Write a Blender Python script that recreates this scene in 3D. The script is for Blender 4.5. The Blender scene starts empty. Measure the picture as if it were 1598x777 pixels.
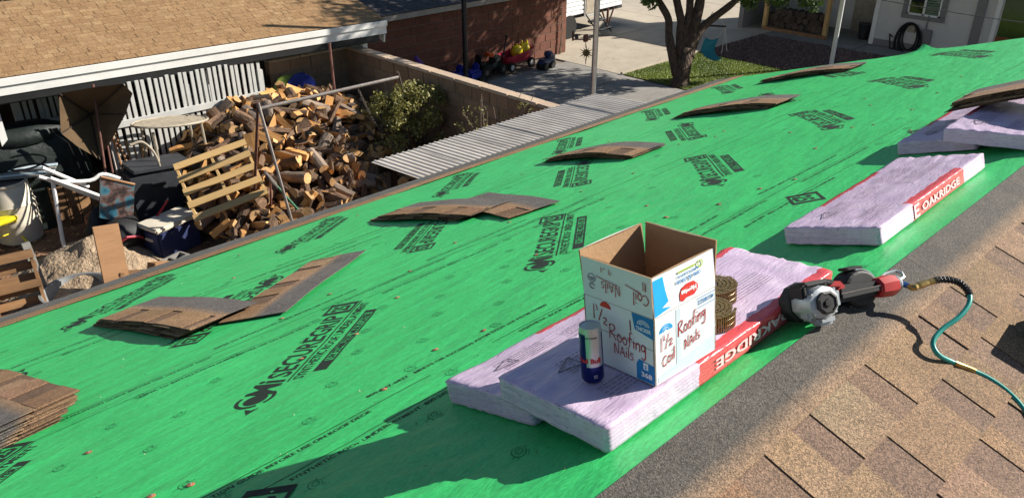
import bpy, bmesh, math, random
import numpy as np
from mathutils import Matrix, Vector, noise as mnoise

random.seed(7)
rng = np.random.default_rng(7)
SC = bpy.context.scene
COL = SC.collection
R = math.radians

# ------------------------------------------------------------------ camera
FPX, PITCH, YAW = 1243.4, 0.4759, 0.8065
CAM = Vector((0.0, -0.7232, 1.1437))
fh = Vector((math.cos(YAW), math.sin(YAW), 0))
FW = fh * math.cos(PITCH) - Vector((0, 0, 1)) * math.sin(PITCH)
RT = fh.cross(Vector((0, 0, 1)))
UPV = RT.cross(FW)
cd = bpy.data.cameras.new('camera')
cam = bpy.data.objects.new('camera', cd)
COL.objects.link(cam)
mw = Matrix((RT, UPV, -FW)).transposed().to_4x4()
mw.translation = CAM
cam.matrix_world = mw
cd.sensor_width = 36
cd.lens = 36 * FPX / 1598
cd.clip_start = 0.05
cd.clip_end = 800
SC.camera = cam

# ------------------------------------------------------------------ light
SUN = Vector((2.4, -1.285, 1.495)).normalized()
w = bpy.data.worlds.new('World')
SC.world = w
w.use_nodes = True
nt = w.node_tree
sky = nt.nodes.new('ShaderNodeTexSky')
sky.sky_type = 'NISHITA'
sky.sun_disc = False
sky.sun_elevation = math.asin(SUN.z)
sky.sun_rotation = math.atan2(SUN.x, SUN.y)
sky.air_density = 1.0
sky.dust_density = 0.1
bg = nt.nodes['Background']
bg.inputs['Strength'].default_value = 0.05
nt.links.new(sky.outputs[0], bg.inputs['Color'])
sd = bpy.data.lights.new('sun', 'SUN')
sd.energy = 5.0
sd.angle = R(0.53)
sd.color = (1.0, 0.94, 0.84)
so = bpy.data.objects.new('sun', sd)
COL.objects.link(so)
so.rotation_euler = SUN.to_track_quat('Z', 'Y').to_euler()
SC.view_settings.view_transform = 'Standard'
SC.view_settings.look = 'None'
SC.view_settings.gamma = 1
SC.view_settings.use_curve_mapping = False
SC.view_settings.exposure = 0.9
SC.render.engine = 'CYCLES'
SC.cycles.max_bounces = 6

# ------------------------------------------------------------------ helpers
GZ = -4.0
SL = 0.329
CP, SP = math.cos(SL), math.sin(SL)
NG = Vector((0, SP, CP))
NR = Vector((0, -SP, CP))

def ray(px, py):
    return RT * ((px - 799) / FPX) - UPV * ((py - 388.5) / FPX) + FW

def at(px, py, z=GZ):            # world point of a picture point on the level z
    d = ray(px, py)
    return CAM + d * ((z - CAM.z) / d.z)

def atv(px, py, v):              # ... on the upright plane y = v
    d = ray(px, py)
    return CAM + d * ((v - CAM.y) / d.y)

def atu(px, py, u):
    d = ray(px, py)
    return CAM + d * ((u - CAM.x) / d.x)

def ong(px, py, h=0.0):          # ... on the green slope (+h along its normal), as u, s
    d = ray(px, py)
    t = (h - NG.dot(CAM)) / NG.dot(d)
    X = CAM + d * t
    return X.x, X.y * CP - X.z * SP

def onr(px, py, h=0.0):          # ... on the brown slope, world
    d = ray(px, py)
    t = (h - NR.dot(CAM)) / NR.dot(d)
    return CAM + d * t

def S(u, s, h=0.0):
    return Vector((u, s * CP + h * SP, -s * SP + h * CP))

MG = Matrix.Rotation(-SL, 4, 'X')
MR = Matrix.Rotation(SL, 4, 'X')

# ---- materials
def nd(m, t, **k):
    n = m.node_tree.nodes.new(t)
    for a, b in k.items():
        setattr(n, a, b)
    return n

def newmat(name):
    m = bpy.data.materials.new(name)
    m.use_nodes = True
    b = m.node_tree.nodes['Principled BSDF']
    return m, b, m.node_tree.links.new

def ramp(m, stops):
    n = nd(m, 'ShaderNodeValToRGB')
    el = n.color_ramp.elements
    while len(el) < len(stops):
        el.new(0.5)
    for e, (p, c) in zip(el, stops):
        e.position = p
        e.color = (*c, 1) if len(c) == 3 else c
    return n

def mat(name, col, rough=0.7, var=0.25, vscale=6.0, bump=0.0, bscale=60.0, metal=0.0, stretch=(1, 1, 1), col2=None, spec=0.4, randobj=0.0, dirt=0.0, dist=0.01, trans=0.0):
    m, b, L = newmat(name)
    tc = nd(m, 'ShaderNodeTexCoord')
    mp = nd(m, 'ShaderNodeMapping')
    mp.inputs['Scale'].default_value = stretch
    L(tc.outputs['Object'], mp.inputs[0])
    src = mp.outputs[0]
    if randobj:
        oi = nd(m, 'ShaderNodeObjectInfo')
        ad = nd(m, 'ShaderNodeVectorMath', operation='ADD')
        ml = nd(m, 'ShaderNodeMath', operation='MULTIPLY')
        ml.inputs[1].default_value = 37.0
        L(oi.outputs['Random'], ml.inputs[0])
        L(mp.outputs[0], ad.inputs[0])
        L(ml.outputs[0], ad.inputs[1])
        src = ad.outputs[0]
    n = nd(m, 'ShaderNodeTexNoise')
    n.inputs['Scale'].default_value = vscale
    n.inputs['Detail'].default_value = 6
    n.inputs['Roughness'].default_value = 0.65
    L(src, n.inputs['Vector'])
    c = np.array(col)
    c2 = np.array(col2) if col2 is not None else c * (1 - var)
    hi = c if col2 is not None else np.minimum(c * (1 + var), 0.95)
    rp = ramp(m, [(0.3, tuple(c2)), (0.7, tuple(hi))])
    L(n.outputs[0], rp.inputs[0])
    out = rp.outputs[0]
    if randobj:
        hs = nd(m, 'ShaderNodeHueSaturation')
        mr = nd(m, 'ShaderNodeMapRange')
        mr.inputs[3].default_value = 1 - randobj
        mr.inputs[4].default_value = 1 + randobj
        L(oi.outputs['Random'], mr.inputs[0])
        L(mr.outputs[0], hs.inputs['Value'])
        L(out, hs.inputs['Color'])
        out = hs.outputs[0]
    if dirt:
        n2 = nd(m, 'ShaderNodeTexNoise')
        n2.inputs['Scale'].default_value = 2.3
        n2.inputs['Detail'].default_value = 9
        n2.inputs['Roughness'].default_value = 0.7
        L(tc.outputs['Object'], n2.inputs['Vector'])
        rr = ramp(m, [(0.5, (0, 0, 0)), (0.72, (1, 1, 1))])
        L(n2.outputs[0], rr.inputs[0])
        mm = nd(m, 'ShaderNodeMath', operation='MULTIPLY')
        mm.inputs[1].default_value = dirt
        L(rr.outputs[0], mm.inputs[0])
        mx = nd(m, 'ShaderNodeMix', data_type='RGBA')
        L(mm.outputs[0], mx.inputs[0])
        L(out, mx.inputs[6])
        mx.inputs[7].default_value = (0.12, 0.085, 0.055, 1)
        out = mx.outputs[2]
    L(out, b.inputs['Base Color'])
    b.inputs['Roughness'].default_value = rough
    b.inputs['Metallic'].default_value = metal
    b.inputs['Specular IOR Level'].default_value = spec
    if trans:
        b.inputs['Transmission Weight'].default_value = trans
    if bump:
        n3 = nd(m, 'ShaderNodeTexNoise')
        n3.inputs['Scale'].default_value = bscale
        n3.inputs['Detail'].default_value = 5
        L(src, n3.inputs['Vector'])
        bp = nd(m, 'ShaderNodeBump')
        bp.inputs['Strength'].default_value = bump
        bp.inputs['Distance'].default_value = dist
        L(n3.outputs[0], bp.inputs['Height'])
        L(bp.outputs[0], b.inputs['Normal'])
    return m

def granule(name, scale=330.0, contrast=0.55, bump=0.5):
    """mineral granules on the colour stored in the mesh"""
    m, b, L = newmat(name)
    at_ = nd(m, 'ShaderNodeAttribute', attribute_name='tint')
    tc = nd(m, 'ShaderNodeTexCoord')
    oi = nd(m, 'ShaderNodeObjectInfo')
    ml = nd(m, 'ShaderNodeMath', operation='MULTIPLY')
    ml.inputs[1].default_value = 19.0
    L(oi.outputs['Random'], ml.inputs[0])
    ad = nd(m, 'ShaderNodeVectorMath', operation='ADD')
    L(tc.outputs['Object'], ad.inputs[0])
    L(ml.outputs[0], ad.inputs[1])
    vo = nd(m, 'ShaderNodeTexVoronoi')
    vo.inputs['Scale'].default_value = scale
    L(ad.outputs[0], vo.inputs['Vector'])
    sx = nd(m, 'ShaderNodeSeparateColor')
    L(vo.outputs['Color'], sx.inputs[0])
    rp = ramp(m, [(0.0, (1 - contrast,) * 3), (0.55, (0.95,) * 3), (0.93, (1 + contrast * .7, 1 + contrast * .65, 1 + contrast * .55)), (1.0, (1.75, 1.7, 1.6))])
    L(sx.outputs[0], rp.inputs[0])
    n = nd(m, 'ShaderNodeTexNoise')
    n.inputs['Scale'].default_value = 9
    n.inputs['Detail'].default_value = 7
    n.inputs['Roughness'].default_value = 0.7
    L(ad.outputs[0], n.inputs['Vector'])
    r2 = ramp(m, [(0.3, (0.78,) * 3), (0.7, (1.15,) * 3)])
    L(n.outputs[0], r2.inputs[0])
    m1 = nd(m, 'ShaderNodeMix', data_type='RGBA', blend_type='MULTIPLY')
    m1.inputs[0].default_value = 1
    L(at_.outputs['Color'], m1.inputs[6])
    L(rp.outputs[0], m1.inputs[7])
    m2 = nd(m, 'ShaderNodeMix', data_type='RGBA', blend_type='MULTIPLY')
    m2.inputs[0].default_value = 1
    L(m1.outputs[2], m2.inputs[6])
    L(r2.outputs[0], m2.inputs[7])
    L(m2.outputs[2], b.inputs['Base Color'])
    b.inputs['Roughness'].default_value = 0.85
    b.inputs['Specular IOR Level'].default_value = 0.3
    bp = nd(m, 'ShaderNodeBump')
    bp.inputs['Strength'].default_value = bump
    bp.inputs['Distance'].default_value = 0.002
    L(vo.outputs['Distance'], bp.inputs['Height'])
    L(bp.outputs[0], b.inputs['Normal'])
    return m

M = {}
M['granule'] = granule('shingle_granules')
M['granule_far'] = granule('old_shingle_granules', 120, 0.35, 0.25)
M['green'] = None
M['ink'] = mat('black_ink', (0.012, 0.022, 0.014), 0.75, 0.3, 40)
M['ink_faint'] = mat('worn_ink', (0.014, 0.15, 0.05), 0.8, 0.4, 60)
M['white_paint'] = mat('white_painted_wood', (0.80, 0.79, 0.76), 0.55, 0.06, 3, 0.12, 40, dirt=0.12)
M['dark_wood'] = mat('dark_stained_wood', (0.035, 0.024, 0.018), 0.8, 0.4, 4)
M['soffit'] = mat('black_gutter', (0.015, 0.016, 0.017), 0.6, 0.3, 6)
M['stucco'] = mat('stucco', (0.62, 0.60, 0.58), 0.9, 0.05, 2, 0.25, 150)
M['stucco_tan'] = mat('tan_stucco', (0.45, 0.36, 0.27), 0.9, 0.06, 2, 0.25, 150)
M['grey_trim'] = mat('grey_trim', (0.22, 0.21, 0.21), 0.6, 0.06, 3)
M['block'] = mat('tan_concrete_block', (0.27, 0.175, 0.11), 0.9, 0.2, 9, 0.5, 90, randobj=0.12)
M['cap'] = mat('wall_cap_concrete', (0.48, 0.36, 0.26), 0.9, 0.15, 6, 0.4, 80, randobj=0.08)
M['mortar'] = mat('mortar', (0.20, 0.16, 0.125), 0.95, 0.2, 12, 0.4, 90)
M['brick'] = mat('red_painted_block', (0.155, 0.06, 0.038), 0.85, 0.22, 8, 0.4, 70, randobj=0.14)
M['dirt'] = None
M['concrete'] = mat('driveway_concrete', (0.41, 0.355, 0.28), 0.9, 0.12, 1.3, 0.2, 90, dirt=0.22, randobj=0.05)
M['concrete_dark'] = mat('old_patio_concrete', (0.27, 0.255, 0.235), 0.9, 0.18, 1.5, 0.25, 90, dirt=0.3, randobj=0.05)
M['soil'] = mat('soil', (0.14, 0.085, 0.055), 0.95, 0.3, 5, 0.5, 40)
M['steel'] = mat('galvanised_steel', (0.50, 0.50, 0.50), 0.42, 0.15, 12, metal=0.85)
M['oldsteel'] = mat('weathered_pipe', (0.20, 0.175, 0.16), 0.5, 0.3, 20, metal=0.6)
M['rust'] = mat('rusty_pipe', (0.13, 0.055, 0.04), 0.75, 0.35, 18)
M['black_metal'] = mat('black_painted_metal', (0.012, 0.013, 0.018), 0.4, 0.3, 10)
M['corr'] = mat('corrugated_metal', (0.60, 0.54, 0.47), 0.6, 0.18, 4, metal=0.0, dirt=0.30, stretch=(1, .3, 1))
M['wood_cut'] = mat('split_wood', (0.53, 0.265, 0.085), 0.8, 0.3, 9, 0.5, 30, stretch=(.25, 1, 1), randobj=0.35)
M['wood_end'] = mat('sawn_log_end', (0.58, 0.34, 0.145), 0.8, 0.25, 12, 0.3, 40, randobj=0.25)
M['bark'] = mat('bark', (0.15, 0.09, 0.055), 0.95, 0.45, 14, 1.0, 26, stretch=(.4, 1, 1), randobj=0.35, dist=.03)
M['bark_grey'] = mat('weathered_bark', (0.22, 0.165, 0.125), 0.95, 0.4, 14, 0.8, 26, stretch=(.4, 1, 1), randobj=0.3, dist=.02)
M['pallet'] = mat('pale_pallet_wood', (0.62, 0.40, 0.165), 0.75, 0.16, 5, 0.25, 40, stretch=(.2, 1, 1), randobj=0.14)
M['pallet_old'] = mat('weathered_pallet_wood', (0.22, 0.12, 0.055), 0.8, 0.35, 5, 0.4, 40, stretch=(.2, 1, 1), randobj=0.2)
M['grey_wood'] = mat('grey_wood', (0.22, 0.21, 0.19), 0.85, 0.3, 6, 0.4, 40, stretch=(.2, 1, 1))
M['plank'] = mat('brown_plank', (0.30, 0.16, 0.075), 0.75, 0.25, 5, 0.3, 40, stretch=(.2, 1, 1))
M['sand'] = mat('sand', (0.34, 0.25, 0.165), 0.97, 0.3, 7, 0.9, 22, dist=.05)
M['tree_bark'] = mat('tree_bark', (0.10, 0.07, 0.05), 0.95, 0.55, 6, 1.0, 9, stretch=(2.6, 2.6, .45), dist=.14)
M['plastic_white'] = mat('aged_white_plastic', (0.62, 0.56, 0.45), 0.5, 0.14, 4, dirt=0.18)
M['pvc'] = mat('white_pvc', (0.72, 0.71, 0.69), 0.35, 0.1, 8, dirt=.1)
M['terracotta'] = mat('terracotta', (0.36, 0.13, 0.065), 0.85, 0.15, 8)
M['cooler_blue'] = mat('navy_cooler_plastic', (0.035, 0.045, 0.115), 0.45, 0.15, 6)
M['yellow'] = mat('yellow_paint', (0.72, 0.62, 0.02), 0.4, 0.1, 6)
M['red_paint'] = mat('red_paint', (0.45, 0.02, 0.025), 0.45, 0.15, 8)
M['umbrella'] = mat('brown_canvas', (0.10, 0.062, 0.03), 0.9, 0.2, 5)
M['tarp'] = mat('dark_green_cover', (0.008, 0.014, 0.013), 0.6, 0.3, 5, 0.4, 8, dist=.04)
M['dark_plastic'] = mat('dark_grey_plastic', (0.03, 0.033, 0.04), 0.5, 0.3, 6)
M['cream'] = mat('cream_slats', (0.36, 0.31, 0.235), 0.6, 0.25, 8, dirt=.4)
M['teal_cloth'] = mat('teal_canvas', (0.012, 0.16, 0.22), 0.85, 0.12, 12)
M['rope'] = mat('pale_rope', (0.5, 0.46, 0.38), 0.9, 0.1, 30)
M['blue_toy'] = mat('blue_plastic', (0.008, 0.022, 0.24), 0.4, 0.1, 5)
M['purple_toy'] = mat('purple_plastic', (0.10, 0.025, 0.20), 0.4, 0.1, 5)
M['wagon_red'] = mat('wagon_red_plastic', (0.36, 0.03, 0.055), 0.4, 0.12, 5)
M['wagon_tan'] = mat('wagon_grey_base', (0.20, 0.15, 0.12), 0.5, 0.12, 5)
M['toy_yellow'] = mat('yellow_plastic', (0.55, 0.43, 0.01), 0.4, 0.1, 5)
M['orange_toy'] = mat('orange_plastic', (0.5, 0.08, 0.015), 0.4, 0.1, 5)
M['tyre'] = mat('black_rubber', (0.012, 0.012, 0.012), 0.8, 0.2, 8)
M['hub_white'] = mat('white_hub', (0.55, 0.55, 0.53), 0.5, 0.08, 8)
M['trailer'] = mat('white_trailer_skin', (0.80, 0.81, 0.82), 0.35, 0.04, 2)
M['glass'] = mat('dark_window_glass', (0.012, 0.018, 0.018), 0.06, 0.2, 3, spec=0.8)
M['blind'] = mat('green_grey_blind', (0.15, 0.20, 0.15), 0.6, 0.1, 5)
M['hose_black'] = mat('black_rubber_hose', (0.012, 0.012, 0.015), 0.45, 0.2, 10)
M['lattice'] = mat('painted_pickets', (0.52, 0.52, 0.50), 0.6, 0.08, 4, dirt=.15)
M['stone'] = mat('dark_fire_logs', (0.085, 0.06, 0.045), 0.9, 0.4, 9, 0.7, 30, randobj=0.35)
M['leaf'] = None

# green underlayment
def make_green():
    m, b, L = newmat('green_underlayment')
    tc = nd(m, 'ShaderNodeTexCoord')
    mp = nd(m, 'ShaderNodeMapping')
    mp.inputs['Rotation'].default_value = (0, 0, R(14))
    mp.inputs['Scale'].default_value = (1, 3.2, 1)
    L(tc.outputs['Object'], mp.inputs[0])
    n = nd(m, 'ShaderNodeTexNoise')
    n.inputs['Scale'].default_value = 55
    n.inputs['Detail'].default_value = 4
    n.inputs['Roughness'].default_value = 0.7
    L(mp.outputs[0], n.inputs['Vector'])
    r1 = ramp(m, [(0.28, (0.022, 0.37, 0.085)), (0.5, (0.034, 0.53, 0.132)), (0.75, (0.06, 0.63, 0.185))])
    L(n.outputs[0], r1.inputs[0])
    n2 = nd(m, 'ShaderNodeTexNoise')
    n2.inputs['Scale'].default_value = 1.7
    n2.inputs['Detail'].default_value = 8
    n2.inputs['Roughness'].default_value = 0.72
    L(tc.outputs['Object'], n2.inputs['Vector'])
    r2 = ramp(m, [(0.3, (0.86, 0.88, 0.86)), (0.7, (1.12, 1.06, 1.1))])
    L(n2.outputs[0], r2.inputs[0])
    mx = nd(m, 'ShaderNodeMix', data_type='RGBA', blend_type='MULTIPLY')
    mx.inputs[0].default_value = 1
    L(r1.outputs[0], mx.inputs[6])
    L(r2.outputs[0], mx.inputs[7])
    # pale scuffs and grit
    n3 = nd(m, 'ShaderNodeTexNoise')
    n3.inputs['Scale'].default_value = 6
    n3.inputs['Detail'].default_value = 10
    n3.inputs['Roughness'].default_value = 0.8
    mp3 = nd(m, 'ShaderNodeMapping')
    mp3.inputs['Scale'].default_value = (.5, 1.6, 1)
    L(tc.outputs['Object'], mp3.inputs[0])
    L(mp3.outputs[0], n3.inputs['Vector'])
    r3 = ramp(m, [(0.6, (0, 0, 0)), (0.85, (.5, .5, .5))])
    L(n3.outputs[0], r3.inputs[0])
    mx2 = nd(m, 'ShaderNodeMix', data_type='RGBA')
    L(r3.outputs[0], mx2.inputs[0])
    L(mx.outputs[2], mx2.inputs[6])
    mx2.inputs[7].default_value = (0.16, 0.42, 0.22, 1)
    L(mx2.outputs[2], b.inputs['Base Color'])
    b.inputs['Roughness'].default_value = 0.5
    b.inputs['Specular IOR Level'].default_value = 0.7
    bp = nd(m, 'ShaderNodeBump')
    bp.inputs['Strength'].default_value = 0.35
    bp.inputs['Distance'].default_value = 0.002
    L(n.outputs[0], bp.inputs['Height'])
    nb = nd(m, 'ShaderNodeTexNoise')
    nb.inputs['Scale'].default_value = 7
    nb.inputs['Detail'].default_value = 4
    mpb = nd(m, 'ShaderNodeMapping')
    mpb.inputs['Rotation'].default_value = (0, 0, R(-25))
    mpb.inputs['Scale'].default_value = (.6, 1.8, 1)
    L(tc.outputs['Object'], mpb.inputs[0])
    L(mpb.outputs[0], nb.inputs['Vector'])
    bp2 = nd(m, 'ShaderNodeBump')
    bp2.inputs['Strength'].default_value = 0.5
    bp2.inputs['Distance'].default_value = 0.02
    L(nb.outputs[0], bp2.inputs['Height'])
    L(bp.outputs[0], bp2.inputs['Normal'])
    L(bp2.outputs[0], b.inputs['Normal'])
    return m
M['green'] = make_green()

def make_dirt():
    m, b, L = newmat('yard_dirt')
    tc = nd(m, 'ShaderNodeTexCoord')
    n = nd(m, 'ShaderNodeTexNoise')
    n.inputs['Scale'].default_value = 0.9
    n.inputs['Detail'].default_value = 12
    n.inputs['Roughness'].default_value = 0.75
    L(tc.outputs['Object'], n.inputs['Vector'])
    r = ramp(m, [(0.3, (0.10, 0.05, 0.03)), (0.5, (0.22, 0.115, 0.065)), (0.72, (0.30, 0.19, 0.11))])
    L(n.outputs[0], r.inputs[0])
    L(r.outputs[0], b.inputs['Base Color'])
    b.inputs['Roughness'].default_value = 0.97
    n2 = nd(m, 'ShaderNodeTexNoise')
    n2.inputs['Scale'].default_value = 30
    n2.inputs['Detail'].default_value = 8
    L(tc.outputs['Object'], n2.inputs['Vector'])
    bp = nd(m, 'ShaderNodeBump')
    bp.inputs['Strength'].default_value = 0.8
    bp.inputs['Distance'].default_value = 0.03
    L(n2.outputs[0], bp.inputs['Height'])
    L(bp.outputs[0], b.inputs['Normal'])
    return m
M['dirt'] = make_dirt()

def leafmat(name, c1, c2, trl=0.25):
    m, b, L = newmat(name)
    at_ = nd(m, 'ShaderNodeAttribute', attribute_name='tint')
    sx = nd(m, 'ShaderNodeSeparateColor')
    L(at_.outputs['Color'], sx.inputs[0])
    r = ramp(m, [(0.0, c1), (1.0, c2)])
    L(sx.outputs[0], r.inputs[0])
    L(r.outputs[0], b.inputs['Base Color'])
    b.inputs['Roughness'].default_value = 0.55
    t = nd(m, 'ShaderNodeBsdfTranslucent')
    L(r.outputs[0], t.inputs[0])
    mx = nd(m, 'ShaderNodeMixShader')
    mx.inputs[0].default_value = trl
    L(b.outputs[0], mx.inputs[1])
    L(t.outputs[0], mx.inputs[2])
    L(mx.outputs[0], m.node_tree.nodes['Material Output'].inputs[0])
    return m
M['leaf'] = leafmat('tree_leaves', (0.025, 0.055, 0.012), (0.10, 0.17, 0.03))
M['leaf_dry'] = leafmat('dry_shrub_leaves', (0.10, 0.11, 0.03), (0.40, 0.36, 0.11))
M['leaf_dark'] = leafmat('dark_leaves', (0.012, 0.018, 0.007), (0.03, 0.045, 0.012))
M['grass'] = leafmat('grass_blades', (0.07, 0.12, 0.015), (0.24, 0.30, 0.045))

# ---- mesh builder
class MB:
    def __init__(s):
        s.v, s.f, s.mi, s.c = [], [], [], []
        s.cur = 0
        s.col = None

    def add(s, vs, fs, col=None):
        o = len(s.v)
        s.v += [tuple(v) for v in vs]
        for f in fs:
            s.f.append(tuple(i + o for i in f))
            s.mi.append(s.cur)
        if col is not None or s.col is not None:
            cc = col if col is not None else s.col
            if isinstance(cc, list):
                s.c += cc
            else:
                s.c += [cc] * len(vs)
        else:
            s.c += [(1, 1, 1)] * len(vs)

    def box(s, c, d, mx=None, jit=0.0):
        x, y, z = d[0] / 2, d[1] / 2, d[2] / 2
        vs = [Vector((i * x, j * y, k * z)) for k in (-1, 1) for j in (-1, 1) for i in (-1, 1)]
        if jit:
            vs = [v + Vector([random.uniform(-jit, jit) for _ in range(3)]) for v in vs]
        if mx is not None:
            vs = [mx @ v for v in vs]
        c = Vector(c)
        s.add([v + c for v in vs], [(0, 2, 3, 1), (4, 5, 7, 6), (0, 1, 5, 4), (2, 6, 7, 3), (0, 4, 6, 2), (1, 3, 7, 5)])

    def cbox(s, c, d, b=0.01, mx=None):
        """box with chamfered edges"""
        x, y, z = d[0] / 2, d[1] / 2, d[2] / 2
        bm = bmesh.new()
        bmesh.ops.create_cube(bm, size=1)
        for v in bm.verts:
            v.co = Vector((v.co.x * 2 * x, v.co.y * 2 * y, v.co.z * 2 * z))
        bmesh.ops.bevel(bm, geom=bm.edges[:], offset=min(b, x * .9, y * .9, z * .9), segments=2, affect='EDGES')
        bm.verts.index_update()
        vs = [v.co.copy() for v in bm.verts]
        if mx is not None:
            vs = [mx @ v for v in vs]
        c = Vector(c)
        s.add([v + c for v in vs], [[v.index for v in f.verts] for f in bm.faces])
        bm.free()

    def bar(s, a, b, r, n=8, r2=None, caps=True, jit=0.0):
        a, b = Vector(a), Vector(b)
        r2 = r if r2 is None else r2
        d = (b - a).normalized()
        t = d.orthogonal().normalized()
        q = d.cross(t)
        vs = []
        for p, rr in ((a, r), (b, r2)):
            for i in range(n):
                an = 2 * math.pi * i / n
                k = rr * (1 + random.uniform(-jit, jit))
                vs.append(p + (t * math.cos(an) + q * math.sin(an)) * k)
        fs = [(i, (i + 1) % n, n + (i + 1) % n, n + i) for i in range(n)]
        if caps:
            fs += [tuple(range(n - 1, -1, -1)), tuple(range(n, 2 * n))]
        s.add(vs, fs)

    def tube(s, pts, rad, n=8, caps=True):
        pts = [Vector(p) for p in pts]
        if not isinstance(rad, (list, tuple)):
            rad = [rad] * len(pts)
        rad = list(rad) + [rad[-1]] * (len(pts) - len(rad))
        vs, fs = [], []
        prev = None
        for i, p in enumerate(pts):
            d = (pts[min(i + 1, len(pts) - 1)] - pts[max(i - 1, 0)]).normalized()
            if prev is None:
                t = d.orthogonal().normalized()
            else:
                t = (prev - d * prev.dot(d)).normalized()
            prev = t
            q = d.cross(t)
            for k in range(n):
                an = 2 * math.pi * k / n
                vs.append(p + (t * math.cos(an) + q * math.sin(an)) * rad[i])
        for i in range(len(pts) - 1):
            for k in range(n):
                fs.append((i * n + k, i * n + (k + 1) % n, (i + 1) * n + (k + 1) % n, (i + 1) * n + k))
        if caps:
            fs += [tuple(range(n - 1, -1, -1)), tuple(range((len(pts) - 1) * n, len(pts) * n))]
        s.add(vs, fs)

    def lathe(s, prof, n=24, c=(0, 0, 0), mx=None, sx=1.0, sy=1.0):
        vs, fs = [], []
        for r, z in prof:
            for k in range(n):
                an = 2 * math.pi * k / n
                vs.append(Vector((r * sx * math.cos(an), r * sy * math.sin(an), z)))
        for i in range(len(prof) - 1):
            for k in range(n):
                fs.append((i * n + k, i * n + (k + 1) % n, (i + 1) * n + (k + 1) % n, (i + 1) * n + k))
        if prof[0][0] > 1e-6:
            fs.append(tuple(range(n - 1, -1, -1)))
        if prof[-1][0] > 1e-6:
            fs.append(tuple(range((len(prof) - 1) * n, len(prof) * n)))
        if mx is not None:
            vs = [mx @ v for v in vs]
        s.add([v + Vector(c) for v in vs], fs)

    def prism(s, poly, z0, z1, mx=None):
        n = len(poly)
        vs = [Vector((x, y, z0)) for x, y in poly] + [Vector((x, y, z1)) for x, y in poly]
        fs = [tuple(range(n - 1, -1, -1)), tuple(range(n, 2 * n))] + [(i, (i + 1) % n, n + (i + 1) % n, n + i) for i in range(n)]
        if mx is not None:
            vs = [mx @ v for v in vs]
        s.add(vs, fs)

    def mesh(s, name, mats, smooth=False, tint=False):
        me = bpy.data.meshes.new(name)
        me.from_pydata(s.v, [], s.f)
        for m in (mats if isinstance(mats, (list, tuple)) else [mats]):
            me.materials.append(M[m] if isinstance(m, str) else m)
        if any(s.mi):
            me.polygons.foreach_set('material_index', s.mi)
        if tint:
            at_ = me.color_attributes.new('tint', 'FLOAT_COLOR', 'POINT')
            arr = np.ones((len(s.v), 4), np.float32)
            arr[:, :3] = np.array(s.c, np.float32).reshape(-1, 3)
            at_.data.foreach_set('color', arr.ravel())
        if smooth:
            me.polygons.foreach_set('use_smooth', [True] * len(s.f))
            if smooth != 'all':
                bm = bmesh.new()
                bm.from_mesh(me)
                for e in bm.edges:
                    if len(e.link_faces) == 2 and e.calc_face_angle(0) > R(35):
                        e.smooth = False
                bm.to_mesh(me)
                bm.free()
        me.update()
        return me

    def build(s, name, mats, parent=None, smooth=False, tint=False, mw=None):
        return link(name, s.mesh(name, mats, smooth, tint), parent, mw)

def link(name, data, parent=None, mw=None):
    o = bpy.data.objects.new(name, data)
    COL.objects.link(o)
    if parent is not None:
        o.parent = parent
    if mw is not None:
        o.matrix_local = mw
    return o

def tag(o, label=None, cat=None, group=None, kind=None):
    if label:
        o['label'] = label
    if cat:
        o['category'] = cat
    if group:
        o['group'] = group
    if kind:
        o['kind'] = kind
    return o

def thing(name, label, cat, loc=(0, 0, 0), rz=0.0, group=None, mw=None):
    o = link(name, None)
    o.empty_display_size = 0.05
    if mw is not None:
        o.matrix_world = mw
    else:
        o.location = loc
        o.rotation_euler = (0, 0, rz)
    return tag(o, label, cat, group)

def part(name, mats, parent, fn, smooth=False, tint=False, mw=None):
    b = MB()
    fn(b)
    return b.build(name, mats, parent, smooth, tint, mw)

def tr(x, y, z, rx=0, ry=0, rz=0):
    return Matrix.Translation((x, y, z)) @ Matrix.Rotation(rz, 4, 'Z') @ Matrix.Rotation(ry, 4, 'Y') @ Matrix.Rotation(rx, 4, 'X')

def text_mesh(s, size=1.0, offset=0.0, shear=0.0, align='LEFT', spacing=1.0, sx=1.0, warp=None):
    cu = bpy.data.curves.new('t', 'FONT')
    cu.body = s
    cu.size = size
    cu.offset = offset
    cu.shear = shear
    cu.align_x = align
    cu.space_character = spacing
    cu.resolution_u = 2
    o = bpy.data.objects.new('t', cu)
    COL.objects.link(o)
    dg = bpy.context.evaluated_depsgraph_get()
    me = bpy.data.meshes.new_from_object(o.evaluated_get(dg))
    bpy.data.objects.remove(o)
    bpy.data.curves.remove(cu)
    for v in me.vertices:
        c = Vector((v.co.x * sx, v.co.y, 0))
        v.co = warp(c) if warp else c
    return me

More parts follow.
